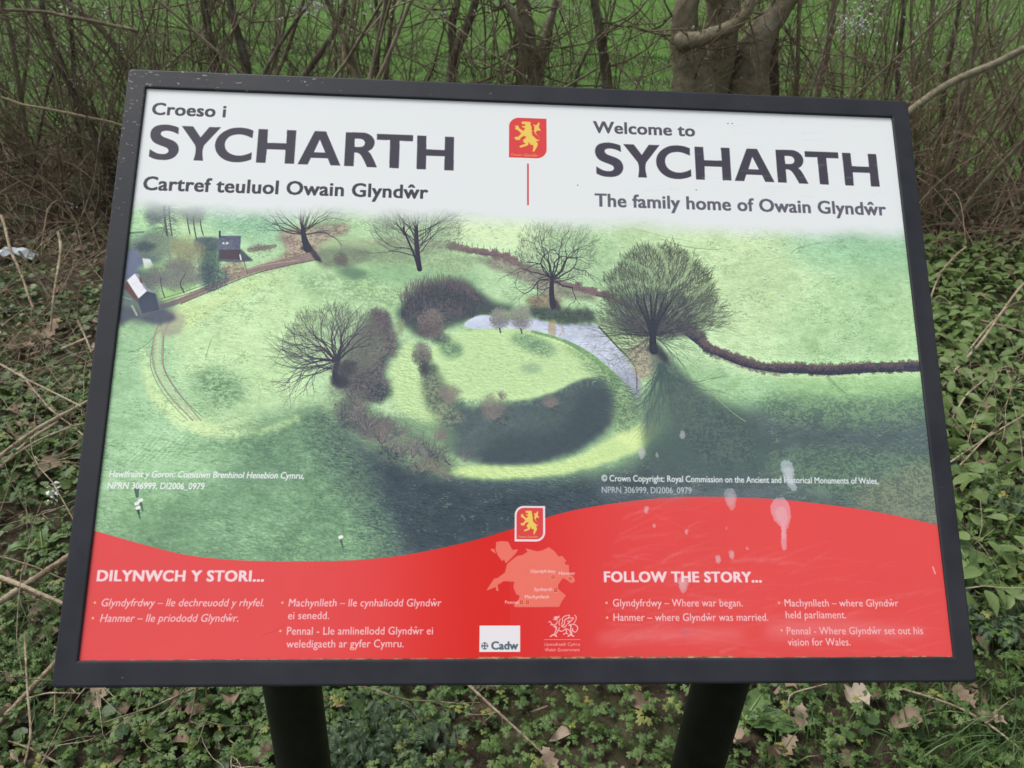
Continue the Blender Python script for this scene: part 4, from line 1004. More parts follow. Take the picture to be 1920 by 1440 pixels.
m_white, nt, b = material('petal', (.62, .63, .6), .6)

# ------------------------------------------------------------------ leaf shapes
def fold(outline, mid, cup=.25, droop=.3):
    """a leaf from its right hand outline (y along the leaf, x half width): folded at the midrib, bent along it"""
    o = np.array(outline, float); n = len(o)
    V = [(0, y, 0) for y in o[:, 1]] + [(x, y, cup * x) for x, y in o] + [(-x, y, cup * x) for x, y in o]
    V = np.array(V); V[:, 2] -= droop * V[:, 1] ** 2
    F = []
    for i in range(n - 1):
        F += [[i, n + i, n + i + 1, i + 1], [i, i + 1, 2 * n + i + 1, 2 * n + i]]
    return V, np.array(F)
OVAL = fold([(0, 0), (.20, .15), (.27, .38), (.20, .68), (.0, 1.0)], 0, .3, .35)
def butter():
    V, F = [(0, 0, 0)], []
    for a, s in ((0, 1.), (1.25, .86), (-1.25, .86)):
        pts = [(0, .10), (.14, .30), (.38, .44), (.36, .62), (.17, .58), (.24, .84), (.11, .98), (0, .80), (-.11, .98), (-.24, .84), (-.17, .58), (-.36, .62), (-.38, .44), (-.14, .30)]
        c, s_ = math.cos(a), math.sin(a); base = len(V)
        V.append((-s_ * .46 * s, c * .46 * s, .07))
        for x, y in pts: V.append(((x * c - y * s_) * s, (x * s_ + y * c) * s, -.10 * abs(x) - .18 * y * y + .04 * math.sin(x * 22)))
        for i in range(len(pts)): F.append([base, base + 1 + i, base + 1 + (i + 1) % len(pts)])
    return np.array(V), np.array(F)
BUTTER = butter()
def round_leaf():
    t = np.linspace(-1.35 * math.pi / 1.5 + 1.57, 1.35 * math.pi / 1.5 + 1.57, 12)
    V = [(0, 0, 0)] + [((.42 + .04 * (i % 2)) * math.cos(a), .18 + (.42 + .04 * (i % 2)) * math.sin(a), .05 + .03 * (i % 3)) for i, a in enumerate(t)]
    return np.array(V), np.array([[0, i, i + 1] for i in range(1, 12)])
ROUND = round_leaf()
BLADE = (np.array([(-.035, 0, 0), (.035, 0, 0), (-.028, .1, .38), (.028, .1, .38), (-.018, .32, .7), (.018, .32, .7), (0, .62, .88)]), [np.array([[0, 1, 3, 2], [2, 3, 5, 4]]), np.array([[4, 5, 6]])])
def oak():
    half = [(.02, 0), (.05, .10), (.20, .20), (.13, .30), (.30, .42), (.17, .52), (.32, .66), (.19, .76), (.20, .90), (.0, 1.0)]
    V, F = fold(half, 0, .25, .1); V[:, 2] += .09 * np.sin(V[:, 1] * 7) + .05 * np.cos(V[:, 0] * 14 + V[:, 1] * 5)
    return V, F
OAK = oak()
CURL = fold([(.02, 0), (.22, .2), (.30, .45), (.20, .75), (.0, 1.0)], 0, .9, .5); CURL[0][:, 2] += .1 * np.sin(CURL[0][:, 1] * 6)

def put(pile, T, x, y, h, size, tone, tilt=.5, sx=None):
    M = len(x); pos = np.stack([x, y, gz(x, y) + h], -1)
    fs = T[1] if isinstance(T[1], list) else [T[1]]
    yaw, ti, td = rg.rand(M) * 6.283, np.abs(rg.randn(M)) * tilt, rg.rand(M) * 6.283
    if len(fs) == 1: scatter(pile, T[0], fs[0], pos, yaw, ti, td, size, tone, sx)
    else:
        q = np.concatenate([fs[0], np.array([[4, 5, 6, 6]])])                     # last triangle as a flat quad
        scatter(pile, T[0], fs[0], pos, yaw, ti, td, size, tone, sx)
        n0 = pile.n - M * len(T[0]); tri = (fs[1][None] + (np.arange(M) * len(T[0]))[:, None, None]).reshape(-1, 3) + n0
        pile.F.append(tri)
def area(n, x0, x1, y0, y1, dens=None):
    x = x0 + rg.rand(n) * (x1 - x0); y = y0 + rg.rand(n) * (y1 - y0)
    if dens is not None:
        k = rg.rand(n) < dens(x, y); x, y = x[k], y[k]
    return x, y
patch = lambda x, y, c, lo: np.clip((_gl(x, y, c) - lo) * 6, 0, 1)

# creeping three-lobed leaves: near ground, thickest below the board
P = Pile()
x, y = area(30000, -1.9, 2.1, -.35, 1.75, lambda x, y: np.clip(.25 + 1.3 * (_gl(x + 3, y, .33) + .28), .12, 1) * np.clip(1.8 - y * .75, .25, 1))
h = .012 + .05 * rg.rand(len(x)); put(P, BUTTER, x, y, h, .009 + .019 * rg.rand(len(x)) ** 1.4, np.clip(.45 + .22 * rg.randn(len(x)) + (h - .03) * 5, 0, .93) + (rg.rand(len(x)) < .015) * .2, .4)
tag(P.build('creeping_plants', m_butter, None, True), 'low green three-lobed leaves creeping over the soil below the board', kind='stuff')
# broader pointed herb leaves: right and beyond
P = Pile()
x, y = area(15000, .55, 4.6, .55, 3.25, lambda x, y: np.clip(.35 + 1.6 * (_gl(x, y + 5, .5) + .22), .12, 1) * np.clip((x - .6) * 1.2, .15, 1))
h = .02 + .08 * rg.rand(len(x)); put(P, OVAL, x, y, h, .035 + .04 * rg.rand(len(x)), np.clip(.35 + .3 * rg.rand(len(x)) + (h - .05) * 4, 0, 1), .55)
x, y = area(2600, -3.4, .9, 1.2, 3.1, lambda x, y: np.clip(.3 + 1.5 * _gl(x, y + 8, .5), .05, 1))
put(P, OVAL, x, y, .01 + .05 * rg.rand(len(x)), .03 + .03 * rg.rand(len(x)), rg.rand(len(x)) * .7, .55)
tag(P.build('herb_plants', m_herb, None, True), 'mid green pointed leaves of low herbs right of the board', kind='stuff')
# small round leaves: left and everywhere between
P = Pile()
x, y = area(30000, -4., 4.2, .2, 3.3, lambda x, y: np.clip(.42 + 2.2 * _gl(x + 9, y, .38), .05, 1) * np.where(x < 0, 1, .5))
put(P, ROUND, x, y, .008 + .045 * rg.rand(len(x)), .016 + .022 * rg.rand(len(x)), rg.rand(len(x)) ** 1.3, .55)
x, y = area(3500, -4., 4.6, 3.1, 3.9, lambda x, y: np.clip(.2 + 1.4 * _gl(x + 9, y, .6), .03, 1))
put(P, ROUND, x, y, .01 + .05 * rg.rand(len(x)), .02 + .02 * rg.rand(len(x)), rg.rand(len(x)) * .8, .7)
tag(P.build('ground_ivy', m_ivy, None, True), 'small dark round leaves carpeting the ground left of the board', kind='stuff')
# grass
P = Pile()
x, y = area(5000, -3.2, 3.6, -.3, 3., lambda x, y: np.clip(.05 + 1.8 * (_gl(x + 20, y, .4) - .08), .03, 1))
put(P, BLADE, x, y, -.005, .05 + .07 * rg.rand(len(x)), rg.rand(len(x)), .45, .7 + .6 * rg.rand(len(x)))
for (cx, cy, n, r) in [(*atz(1800, 1425)[:2], 420, .11), (*atz(1905, 1400)[:2], 260, .09), (*atz(30, 1290)[:2], 260, .09), (*atz(1500, 1440)[:2], 60, .08), (*atz(240, 1120)[:2], 60, .06)]:
    x = cx + rg.randn(n) * r; y = cy + rg.randn(n) * r
    put(P, BLADE, x, y, -.005, .06 + .06 * rg.rand(n), rg.rand(n) * .8, .5, .4 + .3 * rg.rand(n))
tag(P.build('verge_grass', m_grass, None, True), 'thin green grass blades growing up through the verge', kind='stuff')
P = Pile()
x, y = area(60000, -8, 8, 4.7, 11., lambda x, y: np.clip(.3 + 2.2 * _gl(x, y * 2, .7), .08, 1))
put(P, BLADE, x, y, .0, .05 + .06 * rg.rand(len(x)), .1 + .8 * rg.rand(len(x)), .5, 1.6 + rg.rand(len(x)))
tag(P.build('field_grass', m_grass, None, True), 'short bright green pasture grass beyond the hedge', kind='stuff')
# litter of dead leaves, thick along the hedge foot
P = Pile()
x, y = area(5200, -4.4, 4.8, 2.7, 4.7, lambda x, y: np.clip(.25 + 2 * (_gl(x + 31, y, .5) + .2), .1, 1) * np.exp(-((y - 3.55) / .75) ** 2))
put(P, CURL, x, y, .004 + .03 * rg.rand(len(x)), .025 + .04 * rg.rand(len(x)), rg.rand(len(x)) ** 1.5 * .75, .6)
x, y = area(9000, -3.5, 3.8, -.3, 3., lambda x, y: np.clip(.12 + 1.6 * _gl(x + 40, y, .5), .05, 1))
put(P, CURL, x, y, .002 + .025 * rg.rand(len(x)), .012 + .034 * rg.rand(len(x)) ** 2, rg.rand(len(x)) * .9, .6)
x, y = area(5200, -3.4, -.6, .2, 3.2, lambda x, y: np.clip(.25 + 2.4 * _gl(x + 60, y, .3), .05, 1))
put(P, CURL, x, y, .006 + .03 * rg.rand(len(x)), .014 + .03 * rg.rand(len(x)), .15 + rg.rand(len(x)) * .8, .8)
x, y = area(500, -3.5, 3.8, -.3, 3.)
put(P, OAK, x, y, .008 + .03 * rg.rand(len(x)), .04 + .03 * rg.rand(len(x)), .2 + rg.rand(len(x)) * .6, .4)
tag(P.build('leaf_litter', m_dead, None, True), 'brown dead leaf litter lying between the plants and under the hedge', kind='stuff')

# fallen oak leaves one can pick out
leafpx = [(1608, 1302, .075, 1.0, 'large pale buff oak leaf lying just under the lower right frame edge', 2.0),
          (1858, 1338, .06, .72, 'grey brown dead leaf with white specks, lower right corner', .6),
          (1470, 1290, .045, .55, 'narrow brown leaf curled against the right post foot', 1.2),
          (1330, 1300, .05, .5, 'rusty dead leaf beside the right post', -.4),
          (185, 1312, .07, .8, 'crumpled tan leaf below the lower left frame corner', 2.6),
          (432, 1305, .05, .5, 'upright brown leaf left of the left post', .2),
          (625, 1310, .05, .45, 'curled brown leaf right of the left post', 1.1),
          (1475, 1400, .05, .6, 'split pale brown leaf low between the right post and the corner', 2.2),
          (1700, 1345, .055, .55, 'brown dead leaf among the creeping plants at lower right', 1.6),
          (1500, 1345, .045, .75, 'small buff leaf near the right post', 2.8),
          (1830, 555, .09, .55, 'brown dead leaf among the herbs right of the top frame corner', .7),
          (1850, 770, .06, .7, 'light brown leaf among the herbs level with the pond picture', 2.4),
          (1905, 820, .06, .75, 'pale leaf at the right picture edge', 1.),
          (1812, 1300, .05, .45, 'dull brown leaf beside the lower right frame corner', .2),
          (80, 875, .08, .6, 'flat tan leaf in the ivy left of the board', 1.9),
          (40, 640, .10, .55, 'brown leaf heap in the ivy far left', 1.2),
          (95, 610, .09, .6, 'light brown leaf under the leaning stems at left', 2.7)]
for i, (px, py, s, tn, lab, yaw) in enumerate(leafpx):
    p = atz(px, py, .05); z = float(gz(p.x, p.y)) + .045
    T = OAK if i % 3 != 2 else CURL
    V = T[0] * s * 1.25; V = V - [0, V[:, 1].max() / 2, 0]
    o = mesh('fallen_leaf', V, T[1], m_dead, None, True, np.full(len(V), tn)); o.location = (p.x, p.y, z); o.rotation_euler = (rg.randn() * .25, rg.randn() * .25, yaw)
    tag(o, lab, 'leaf', 'fallen leaves one can pick out')
protos = []
def place_word(px, py):
    if py > 1290 and px > 150 and px < 1840:
        return 'in front of the left post' if 470 < px < 640 else 'between the two posts' if px < 1260 and px > 640 else 'left of the left post, below the board' if px < 640 else 'right of the right post, below the board'
    if px < 960: return 'left of the board, below the white flowers' if py > 920 else 'left of the board, above the white flowers'
    return 'right of the board, above the dock plants' if py < 850 else 'right of the board, by the lower corner'
xx = [(px, py) for px in (25, 75, 120) for py in (560, 720, 830, 960, 1190, 1290, 1390)] + [(px, py) for px in (1800, 1870) for py in (510, 600, 700, 900, 1240, 1330)] + \
     [(px, py) for px in (240, 350, 450, 880, 1040, 1130, 1220, 1440, 1560) for py in (1325, 1405)]
for q_, (px, py) in enumerate(xx):
    px += rg.randn() * 22; py += rg.randn() * 22
    p = atz(px, py, .03); v = q_ % 5
    if len(protos) <= v:
        T = (OAK, CURL, OAK, CURL, OAK)[v]; V = T[0] * [(.05, .05, .05), (.05, .06, .07), (.035, .055, .06), (.07, .05, .05), (.045, .06, .09)][v]
        V = V + .006 * np.stack([_gl(V[:, 0] + v, V[:, 1], .02), _gl(V[:, 0], V[:, 1] + v * 2, .02), 1.6 * _gl(V[:, 0] + v, V[:, 1], .03)], -1)
        o = mesh('fallen_leaf', V, T[1], m_dead, None, True, np.clip((.15, .55, .35, .25, .7)[v] + .5 * _gl(V[:, 0] * 3 + v, V[:, 1] * 3, .05), 0, 1)); protos.append(o)
    else: o = protos[v].copy(); COL.objects.link(o)
    k = .5 + rg.rand() * .75
    o.location = (p.x, p.y, float(gz(p.x, p.y)) + .012 + .02 * rg.rand()); o.rotation_euler = (rg.randn() * .5, rg.randn() * .5, rg.rand() * 6.3); o.scale = (k, k, k)
    w = place_word(px, py); tag(o, ('small brown leaf lying ', 'small curled leaf lying ')[v % 2] + w, 'leaf', 'small fallen leaves ' + w)

# ------------------------------------------------------------------ dock plants
def dock(px, py, label, leaves, z=.05):
    p = atz(px, py, z); root = empty('dock_plant', (p.x, p.y, float(gz(p.x, p.y)))); tag(root, label, 'plant', 'dock plants with long leaves')
    for (yaw, L, w, lift) in leaves:
        n = 13; t = np.linspace(0, 1, n)
        hw = w * (np.sin(np.pi * np.clip(t * .96 + .02, 0, 1)) ** .55) * (1 - .35 * t) * (1 + .07 * np.sin(t * 19))
        k = 7; u = np.linspace(-1, 1, k)
        X = hw[:, None] * u[None]; Yy = (t * L)[:, None] + 0 * X
        Z = lift * np.sin(t * 2.4)[:, None] + .35 * np.abs(X) + .06 * w * np.sin(t * 24)[:, None] * np.abs(u)[None] ** 2 * 2 + .25 * w * np.abs(np.sin(t * 30))[:, None] * (1 - np.abs(u))[None] * .15
        V = np.stack([X, Yy, Z + .01], -1).reshape(-1, 3)
        i = (np.arange(n - 1)[:, None] * k + np.arange(k - 1)[None]).ravel()
        lf = mesh('leaf', V, np.stack([i, i + 1, i + k + 1, i + k], -1), m_dock, root, True, np.full(len(V), .3 + .6 * rg.rand())); lf.rotation_euler = (0, 0, yaw)
        rv, rf = tubes([np.stack([0 * t, t * L, lift * np.sin(t * 2.4) + .0125], -1)], [np.linspace(.0032, .0008, n)], 5)
        mesh('midrib', rv, rf, m_rib, lf, True)
m_rib, nt, b = material('midrib', (.16, .24, .07), .5)
dock(1835, 1080, 'dock plant with one broad dark leaf beside the right frame edge', [(.25, .17, .038, .05), (-1.4, .10, .028, .03), (1.5, .11, .03, .02)])
dock(1398, 1345, 'insect bitten dock plant right of the right post', [(-1.9, .11, .034, .02), (.3, .10, .03, .02), (-.8, .09, .028, .02)], .03)
dock(1848, 905, 'dock plant with spotted leaves right of the red band', [(.9, .13, .04, .03), (-.6, .12, .035, .03), (2.6, .1, .03, .02)])
dock(1870, 620, 'dock plant in the herbs at the right edge', [(.4, .18, .045, .05), (-1.0, .16, .04, .05), (1.8, .15, .04, .04), (3.1, .13, .035, .04)])
dock(70, 1000, 'small dock plant left of the board among dry stalks', [(.4, .09, .022, .03), (-1.2, .08, .02, .03), (2.1, .08, .022, .03)])

# ------------------------------------------------------------------ feathery grey thistles
def feather(L):
    """one deeply cut leaf: a rib with paired spiny lobes"""
    V, F = [], []; n = 9
    for i in range(n):
        t = (i + .5) / n; y = t * L; w = L * .24 * math.sin(math.pi * (t * .85 + .1)); z = L * .35 * math.sin(t * 2.2)
        for s in (-1, 1):
            for (dy, ww, dz) in ((.0, 1., .10), (.05, .62, -.05)):
                b0 = len(V)
                V += [(0, y - .012 * L * 2, z), (0, y + .012 * L * 2, z + .01 * L), (s * w * ww, y + L * (.07 + dy), z + w * dz * 2 + .02 * L), (s * w * ww * .55, y + L * (.005 + dy), z + .05 * L)]
                F += [[b0, b0 + 3, b0 + 2], [b0, b0 + 2, b0 + 1]]
    return np.array(V), np.array(F)
def thistle(px, py, label, n, L, spread, z=.03):
    p = atz(px, py, z); root = empty('thistle_plant', (p.x, p.y, float(gz(p.x, p.y)))); tag(root, label, 'plant', 'feathery grey green thistles')
    V, F = feather(1.)
    P = Pile(); m = int(n * 1.9)
    pos = np.stack([rg.randn(m) * spread, rg.randn(m) * spread, .005 + .05 * rg.rand(m)], -1)
    yaw = rg.rand(m) * 6.283
    scatter(P, V, F, pos, yaw, .3 + rg.rand(m) * 1.1, yaw, L * (.45 + .5 * rg.rand(m)), rg.rand(m))
    f = P.build('foliage', m_thist, root, False); f['kind'] = 'stuff'
thistle(700, 1385, 'grey green feathery thistle clump right of the left post', 130, .040, .05)
thistle(790, 1415, 'smaller grey feathery thistle at the bottom edge, middle', 90, .036, .045)
thistle(650, 1430, 'grey thistle growing against the left post', 60, .036, .03)
thistle(1792, 1165, 'grey thistle beside the lower right frame edge', 90, .038, .04)
thistle(1880, 1190, 'grey thistle at the right picture edge', 80, .038, .045)
thistle(1885, 960, 'grey thistle above the others at the right', 50, .04, .04)
# white flower heads left
p = atz(97, 912, .09); root = empty('white_flower', (p.x, p.y, float(gz(p.x, p.y)))); tag(root, 'plant with a small cluster of white flowers left of the board', 'flower')
P = Pile(); q = rg.randn(34, 3) * [.012, .012, .016] + [0, 0, .075]
scatter(P, OVAL[0], OVAL[1], q, rg.rand(34) * 6.3, rg.rand(34) * 1.5, rg.rand(34) * 6.3, .008 + .006 * rg.rand(34), rg.rand(34)); P.build('petals', m_white, root, True)['kind'] = 'stuff'
V, F = tubes([[(0, 0, 0), (.004, 0, .04), (0, 0, .075)]], [[.002, .0018, .0015]], 5); mesh('stem', V, F, m_herb, root, True, np.zeros(len(V)))
# crumpled pale litter at far left
m_bag, nt, b = material('thin_plastic', (.45, .52, .55), .35)
p = atz(25, 468, .05); n = 18; X, Y = np.meshgrid(np.linspace(-.09, .09, n), np.linspace(-.03, .035, n)); Z = .05 * np.exp(-(X / .1) ** 2 - (Y / .04) ** 2) + .02 * _gl(X, Y, .03) + .012 * _gl(X + 3, Y, .012)
i = (np.arange(n - 1)[:, None] * n + np.arange(n - 1)[None]).ravel()
bagm = mesh('plastic_wrapper', np.stack([X, Y, Z], -1).reshape(-1, 3), np.stack([i, i + 1, i + n + 1, i + n], -1), m_bag, None, True); bagm.location = (p.x, p.y, float(gz(p.x, p.y)) + .02)
tag(bagm, 'crumpled pale blue plastic wrapper under the hedge at far left', 'litter')

# ------------------------------------------------------------------ dry stalks lying or leaning over the verge
def stalk(pts, w, label, mat=None, name='dry_stalk', z0=.06, wob=.0012, group='dry stalks leaning over the verge'):
    """pts: (px, py, height) traced on the survey photograph"""
    q = np.array([list(atz(px, py, z)) for px, py, z in pts])
    t = np.linspace(0, 1, len(q)); tt = np.linspace(0, 1, 12)
    S = np.stack([np.interp(tt, t, q[:, k]) for k in range(3)], -1)
    for _ in range(2): S[1:-1] = (S[:-2] + 2 * S[1:-1] + S[2:]) / 4
    L = np.linalg.norm(q[-1] - q[0]); S += np.stack([_gl(tt * L * 3 + rg.rand() * 40, tt * 0, .5) for _ in range(3)], -1) * wob * 14 * min(1, L)
    d = np.array([depth(s) for s in S]); R = d / 1450 * w / 2 * np.linspace(1, .8, 12) * (1 + .12 * rg.rand(12)); c0 = S[0].copy()
    N2 = 44; t2_ = np.linspace(0, 1, N2); S = np.stack([np.interp(t2_, tt, S[:, k]) for k in range(3)], -1); R = np.interp(t2_, tt, R)
    nod = rg.randint(5, 9); R = R * (1 + .28 * np.exp(-((t2_ * nod) % 1 - .5) ** 2 / .004)) * (1 + .1 * (rg.rand(N2) - .5))
    P = Pile(); V, F = tubes([S - c0], [R], 8); P.add(V, F, np.clip(.15 + .9 * _gl(t2_ * 6 + c0[0] * 9, t2_ * 0, .4) + .2 * rg.rand(), 0, 1).repeat(8))
    for e, dd in ((0, -1), (-1, 1)):            # broken, closed ends
        tip = S[e] - c0 + (S[e] - S[e - 1 if e else 1]) * .4; V, F = tubes([np.array([S[e] - c0, tip])], [[R[e], R[e] * .25]], 8); P.add(V, F, .1)
    ns = rg.randint(2, 6); k = rg.randint(6, 40, ns)
    D = (S[np.minimum(k + 1, N2 - 1)] - S[k]); D = D / np.linalg.norm(D, axis=1, keepdims=True) + rg.randn(ns, 3) * .7
    Q = grow(rg, S[k] - c0, D, L * (.04 + .13 * rg.rand(ns)), 6, .18); V, F = tubes(Q, (R[k] * .32)[:, None] * np.linspace(1, .4, 6), 5); P.add(V, F, .3)
    o = P.build(name, mat or m_straw, None, True); o.location = c0
    return tag(o, label, 'stalk', group)
SG = [([(-30, 1150, .05), (60, 1090, .10), (135, 1040, .14)], 12.2, 'thickest pale hollow stalk, running from the left picture edge to the frame'),
      ([(-30, 1070, .08), (50, 1100, .10), (125, 1135, .10)], 8.6, 'brown stalk crossing the thickest stalk at the left edge'),
      ([(-20, 1375, .03), (50, 1300, .08), (112, 1232, .12)], 10.1, 'pale stalk rising to the lower left frame corner'),
      ([(-20, 870, .06), (75, 800, .12), (165, 752, .16)], 7.2, 'yellowish stalk ending at the left frame side above the white flowers'),
      ([(-15, 885, .05), (60, 830, .09), (130, 800, .13), (165, 790, .14)], 4.3, 'thinner stalk just below the yellowish one'),
      ([(5, 870, .04), (60, 820, .06), (110, 790, .08)], 6.5, 'short pale stalk with a cut end at far left'),
      ([(0, 685, .12), (60, 715, .14), (150, 760, .16)], 3.6, 'thin brown stem slanting down to the frame at left'),
      ([(40, 700, .10), (100, 770, .12), (155, 815, .12)], 3.2, 'dark thin stem crossing the slanting stem at left'),
      ([(0, 405, .30), (30, 490, .22), (65, 575, .10)], 5.0, 'tan stem leaning left at the hedge foot, left of the board'),
      ([(110, 435, .34), (118, 470, .3), (100, 560, .18), (95, 620, .08)], 5.0, 'forked dry stem standing left of the upper frame'),
      ([(35, 470, .3), (70, 520, .2), (95, 560, .12)], 4.3, 'short leaning stem between the two tall dry stems at left'),
      ([(115, 655, .16), (150, 640, .18), (172, 630, .2)], 5.8, 'stub of pale cane touching the left frame side'),
      ([(145, 600, .24), (160, 630, .2), (172, 660, .18)], 3.6, 'small twig leaning on the left frame side'),
      ([(45, 1440, .05), (60, 1380, .08), (50, 1300, .1), (48, 1190, .14)], 4.3, 'greenish bent stem standing in the lower left corner'),
      ([(100, 1380, .04), (103, 1330, .08), (104, 1290, .1)], 3.6, 'thin upright dead stem below the lower left frame corner'),
      ([(50, 1310, .08), (90, 1298, .1), (150, 1300, .1)], 3.2, 'pale runner along the underside of the lower left corner'),
      ([(868, 1275, .08), (930, 1330, .06), (1025, 1420, .03)], 5.0, 'pale dry stick lying between the posts'),
      ([(1480, 1340, .04), (1478, 1300, .08), (1550, 1282, .07)], 3.2, 'looped dry tendril near the right post'),
      ([(1690, 1290, .06), (1790, 1320, .05), (1860, 1360, .04), (1920, 1410, .03)], 4.3, 'olive trailing runner across the lower right corner'),
      ([(1770, 725, .05), (1840, 640, .12), (1925, 525, .24)], 5.0, 'pale stalk slanting up right of the board'),
      ([(1780, 705, .05), (1850, 612, .14), (1890, 580, .18)], 3.2, 'thin twin of the slanting stalk right of the board'),
      ([(1840, 600, .12), (1880, 610, .12), (1925, 625, .1)], 3.2, 'short side stem crossing the slanting stalk'),
      ([(1785, 785, .05), (1810, 740, .1), (1850, 710, .12)], 3.2, 'thin grey stem at the frame, right of the hedge picture'),
      ([(1780, 870, .04), (1850, 820, .08), (1930, 770, .12)], 3.6, 'thin brown stem running off the right edge'),
      ([(1795, 875, .05), (1830, 840, .07), (1880, 790, .1)], 3.2, 'dry stem right of the frame above the dock plant'),
      ([(1760, 515, .12), (1790, 480, .2), (1812, 462, .24)], 3.6, 'pale stub rising right of the upper frame corner'),
      ([(1745, 560, .05), (1755, 530, .1), (1765, 515, .14)], 3.2, 'tiny pale upright stem against the right frame side')]
for a in SG: stalk(a[0], a[1], a[2])

# ------------------------------------------------------------------ the hedge
hr = np.random.RandomState(9)
def polyline(pts, Y, N, ground=True, w=None):
    """smooth 3D line through traced points on plane(s) Y; returns points and radii"""
    Ys = Y if hasattr(Y, '__len__') else [Y] * len(pts)
    q = np.array([list(at(p[0], p[1], yy)) for p, yy in zip(pts, Ys)]); r = np.array([depth(v) / 1450 * p[2] / 2 for v, p in zip(q, pts)])
    if ground:
        b = q[-1].copy(); d = q[-1] - q[-2]; zg = float(gz(b[0], b[1])) - .03
        k = min(.5, (b[2] - zg) / max(.05, abs(d[2]))); b = b + [d[0] * k * .5, 0, 0]; b[2] = zg
        q = np.vstack([q, b]); r = np.append(r, r[-1] * 1.3)
    t = np.linspace(0, 1, len(q)); tt = np.linspace(0, 1, N)
    S = np.stack([np.interp(tt, t, q[:, k]) for k in range(3)], -1)
    for _ in range(2): S[1:-1] = (S[:-2] + 2 * S[1:-1] + S[2:]) / 4
    return S, np.interp(tt, t, r)
def up_extend(S, R, L, N=8, lean=0.):
    """carry a stem on above the picture"""
    d = S[0] - S[2]; d = d / np.linalg.norm(d) + [lean, 0, .3]
    E = grow(hr, S[:1], d[None], np.array([L]), N, .10, .06)[0][::-1]
    return np.vstack([E[:-1], S]), np.concatenate([np.linspace(R[0] * .35, R[0], N)[:-1], R])
def tree(label, stems, mat, limbs=(), sides=9, twig=26, name='hedge_tree', cat='tree', extend=1.6, group='bare trees of the hedge'):
    """stems, limbs: (points with widths in survey pixels, plane Y)"""
    S0, R0 = polyline(stems[0][0], stems[0][1], 14); base = S0[-1].copy()
    root = empty(name, base); tag(root, label, cat, group)
    allP = []
    for k, (pts, Y) in enumerate(stems):
        S, R = polyline(pts, Y, 14); S, R = up_extend(S, R, extend, lean=hr.randn() * .2)
        N = 40; t = np.linspace(0, 1, len(S)); tt = np.linspace(0, 1, N)
        S = np.stack([np.interp(tt, t, S[:, j]) for j in range(3)], -1); R = np.interp(tt, t, R)
        R = R * (1 + .10 * _gl(tt * 3 + k, tt * 0 + k * 3.3, .3)); S[1:-1] += hr.randn(N - 2, 3) * R.mean() * .035
        V, F = tubes([S], [R], sides)
        c = np.repeat(S, sides, 0); V = c + (V - c) * (1 + .16 * _gl(V[:, 0] * 9, V[:, 1] * 9 + V[:, 2] * .6, .22)[:, None])
        mesh('trunk', V, F, mat, root, True, np.clip(hr.rand() * .25 + .1 * _gl(V[:, 2], V[:, 0], .2), 0, 1), rel=base); allP.append((S, R))
    for pts, Y in limbs:
        S, R = polyline(pts, Y, 24, False); V, F = tubes([S], [R], sides)
        c = np.repeat(S, sides, 0); V = c + (V - c) * (1 + .15 * _gl(V[:, 0] * 5, V[:, 2] * 5, .22)[:, None])
        mesh('limb', V, F, mat, root, True, np.full(len(V), .2), rel=base)
        allP.append((np.stack([np.interp(np.linspace(0, 1, 40), np.linspace(0, 1, 24), S[:, j]) for j in range(3)], -1), np.interp(np.linspace(0, 1, 40), np.linspace(0, 1, 24), R)))
    if twig:
        A = np.array([a for a, _ in allP]); B = np.array([b for _, b in allP])
        p, d, L, r = children(hr, A, B, twig, 1.0, .22, .02, .25); r = np.clip(r, .002, .007)
        d[:, 2] += .4
        Q = grow(hr, p, d, L, 6, .2, .08); RR = r[:, None] * np.linspace(1, .4, 6)
        P = Pile(); V, F = tubes(Q, RR, 4); P.add(V, F, .1)
        p, d, L, r = children(hr, Q, RR, 3, .6, .5, .2, .7); Q2 = grow(hr, p, d, L, 5, .2, .05); V, F = tubes(Q2, np.clip(r, .0012, .004)[:, None] * np.linspace(1, .5, 5), 3); P.add(V, F, .2)
        o = P.build('twigs', m_twig, root, True, rel=base); o['kind'] = 'stuff'
    return root
tree('big mossy tree with a wide forked trunk above the right half of the board',
     [([(1300, -30, 40), (1282, 30, 46), (1283, 75, 56), (1298, 120, 72), (1306, 185, 86)], 3.9), ([(1352, -30, 58), (1358, 60, 60), (1340, 130, 66), (1325, 185, 70)], 4.0),
      ([(1500, -30, 30), (1452, 32, 42), (1418, 75, 62), (1405, 130, 74), (1400, 190, 84)], 4.05)], m_bark,
     [([(1275, 78, 34), (1305, 76, 30), (1340, 64, 27), (1378, 48, 26), (1402, 20, 24), (1415, -30, 20)], [3.85, 3.75, 3.7, 3.65, 3.65, 3.7])], 14, 30)
tree('bushy multi stemmed tree above the top middle of the board',
     [([(975, -30, 24), (984, 30, 30), (988, 80, 34), (992, 170, 46)], 4.0), ([(1050, -30, 14), (1035, 30, 15), (1020, 80, 18), (1008, 170, 20)], 4.05),
      ([(930, -30, 12), (955, 15, 14), (975, 50, 16), (985, 100, 20), (980, 170, 20)], 3.95)], m_bark,
     [([(935, 165, 4), (955, 110, 5), (968, 60, 6)], 3.8), ([(1015, 110, 6), (1000, 90, 6), (975, 82, 5), (950, 95, 4)], 3.75)], 10, 34)
tree('twisted pale barked stem left of the bushy middle tree', [([(898, -30, 14), (888, 20, 15), (872, 60, 17), (855, 90, 18), (846, 125, 18), (842, 165, 19)], 3.95), ([(850, -30, 12), (862, 0, 14), (845, 40, 14), (850, 80, 14), (845, 165, 14)], 4.0)], m_bark2, (), 9, 14)
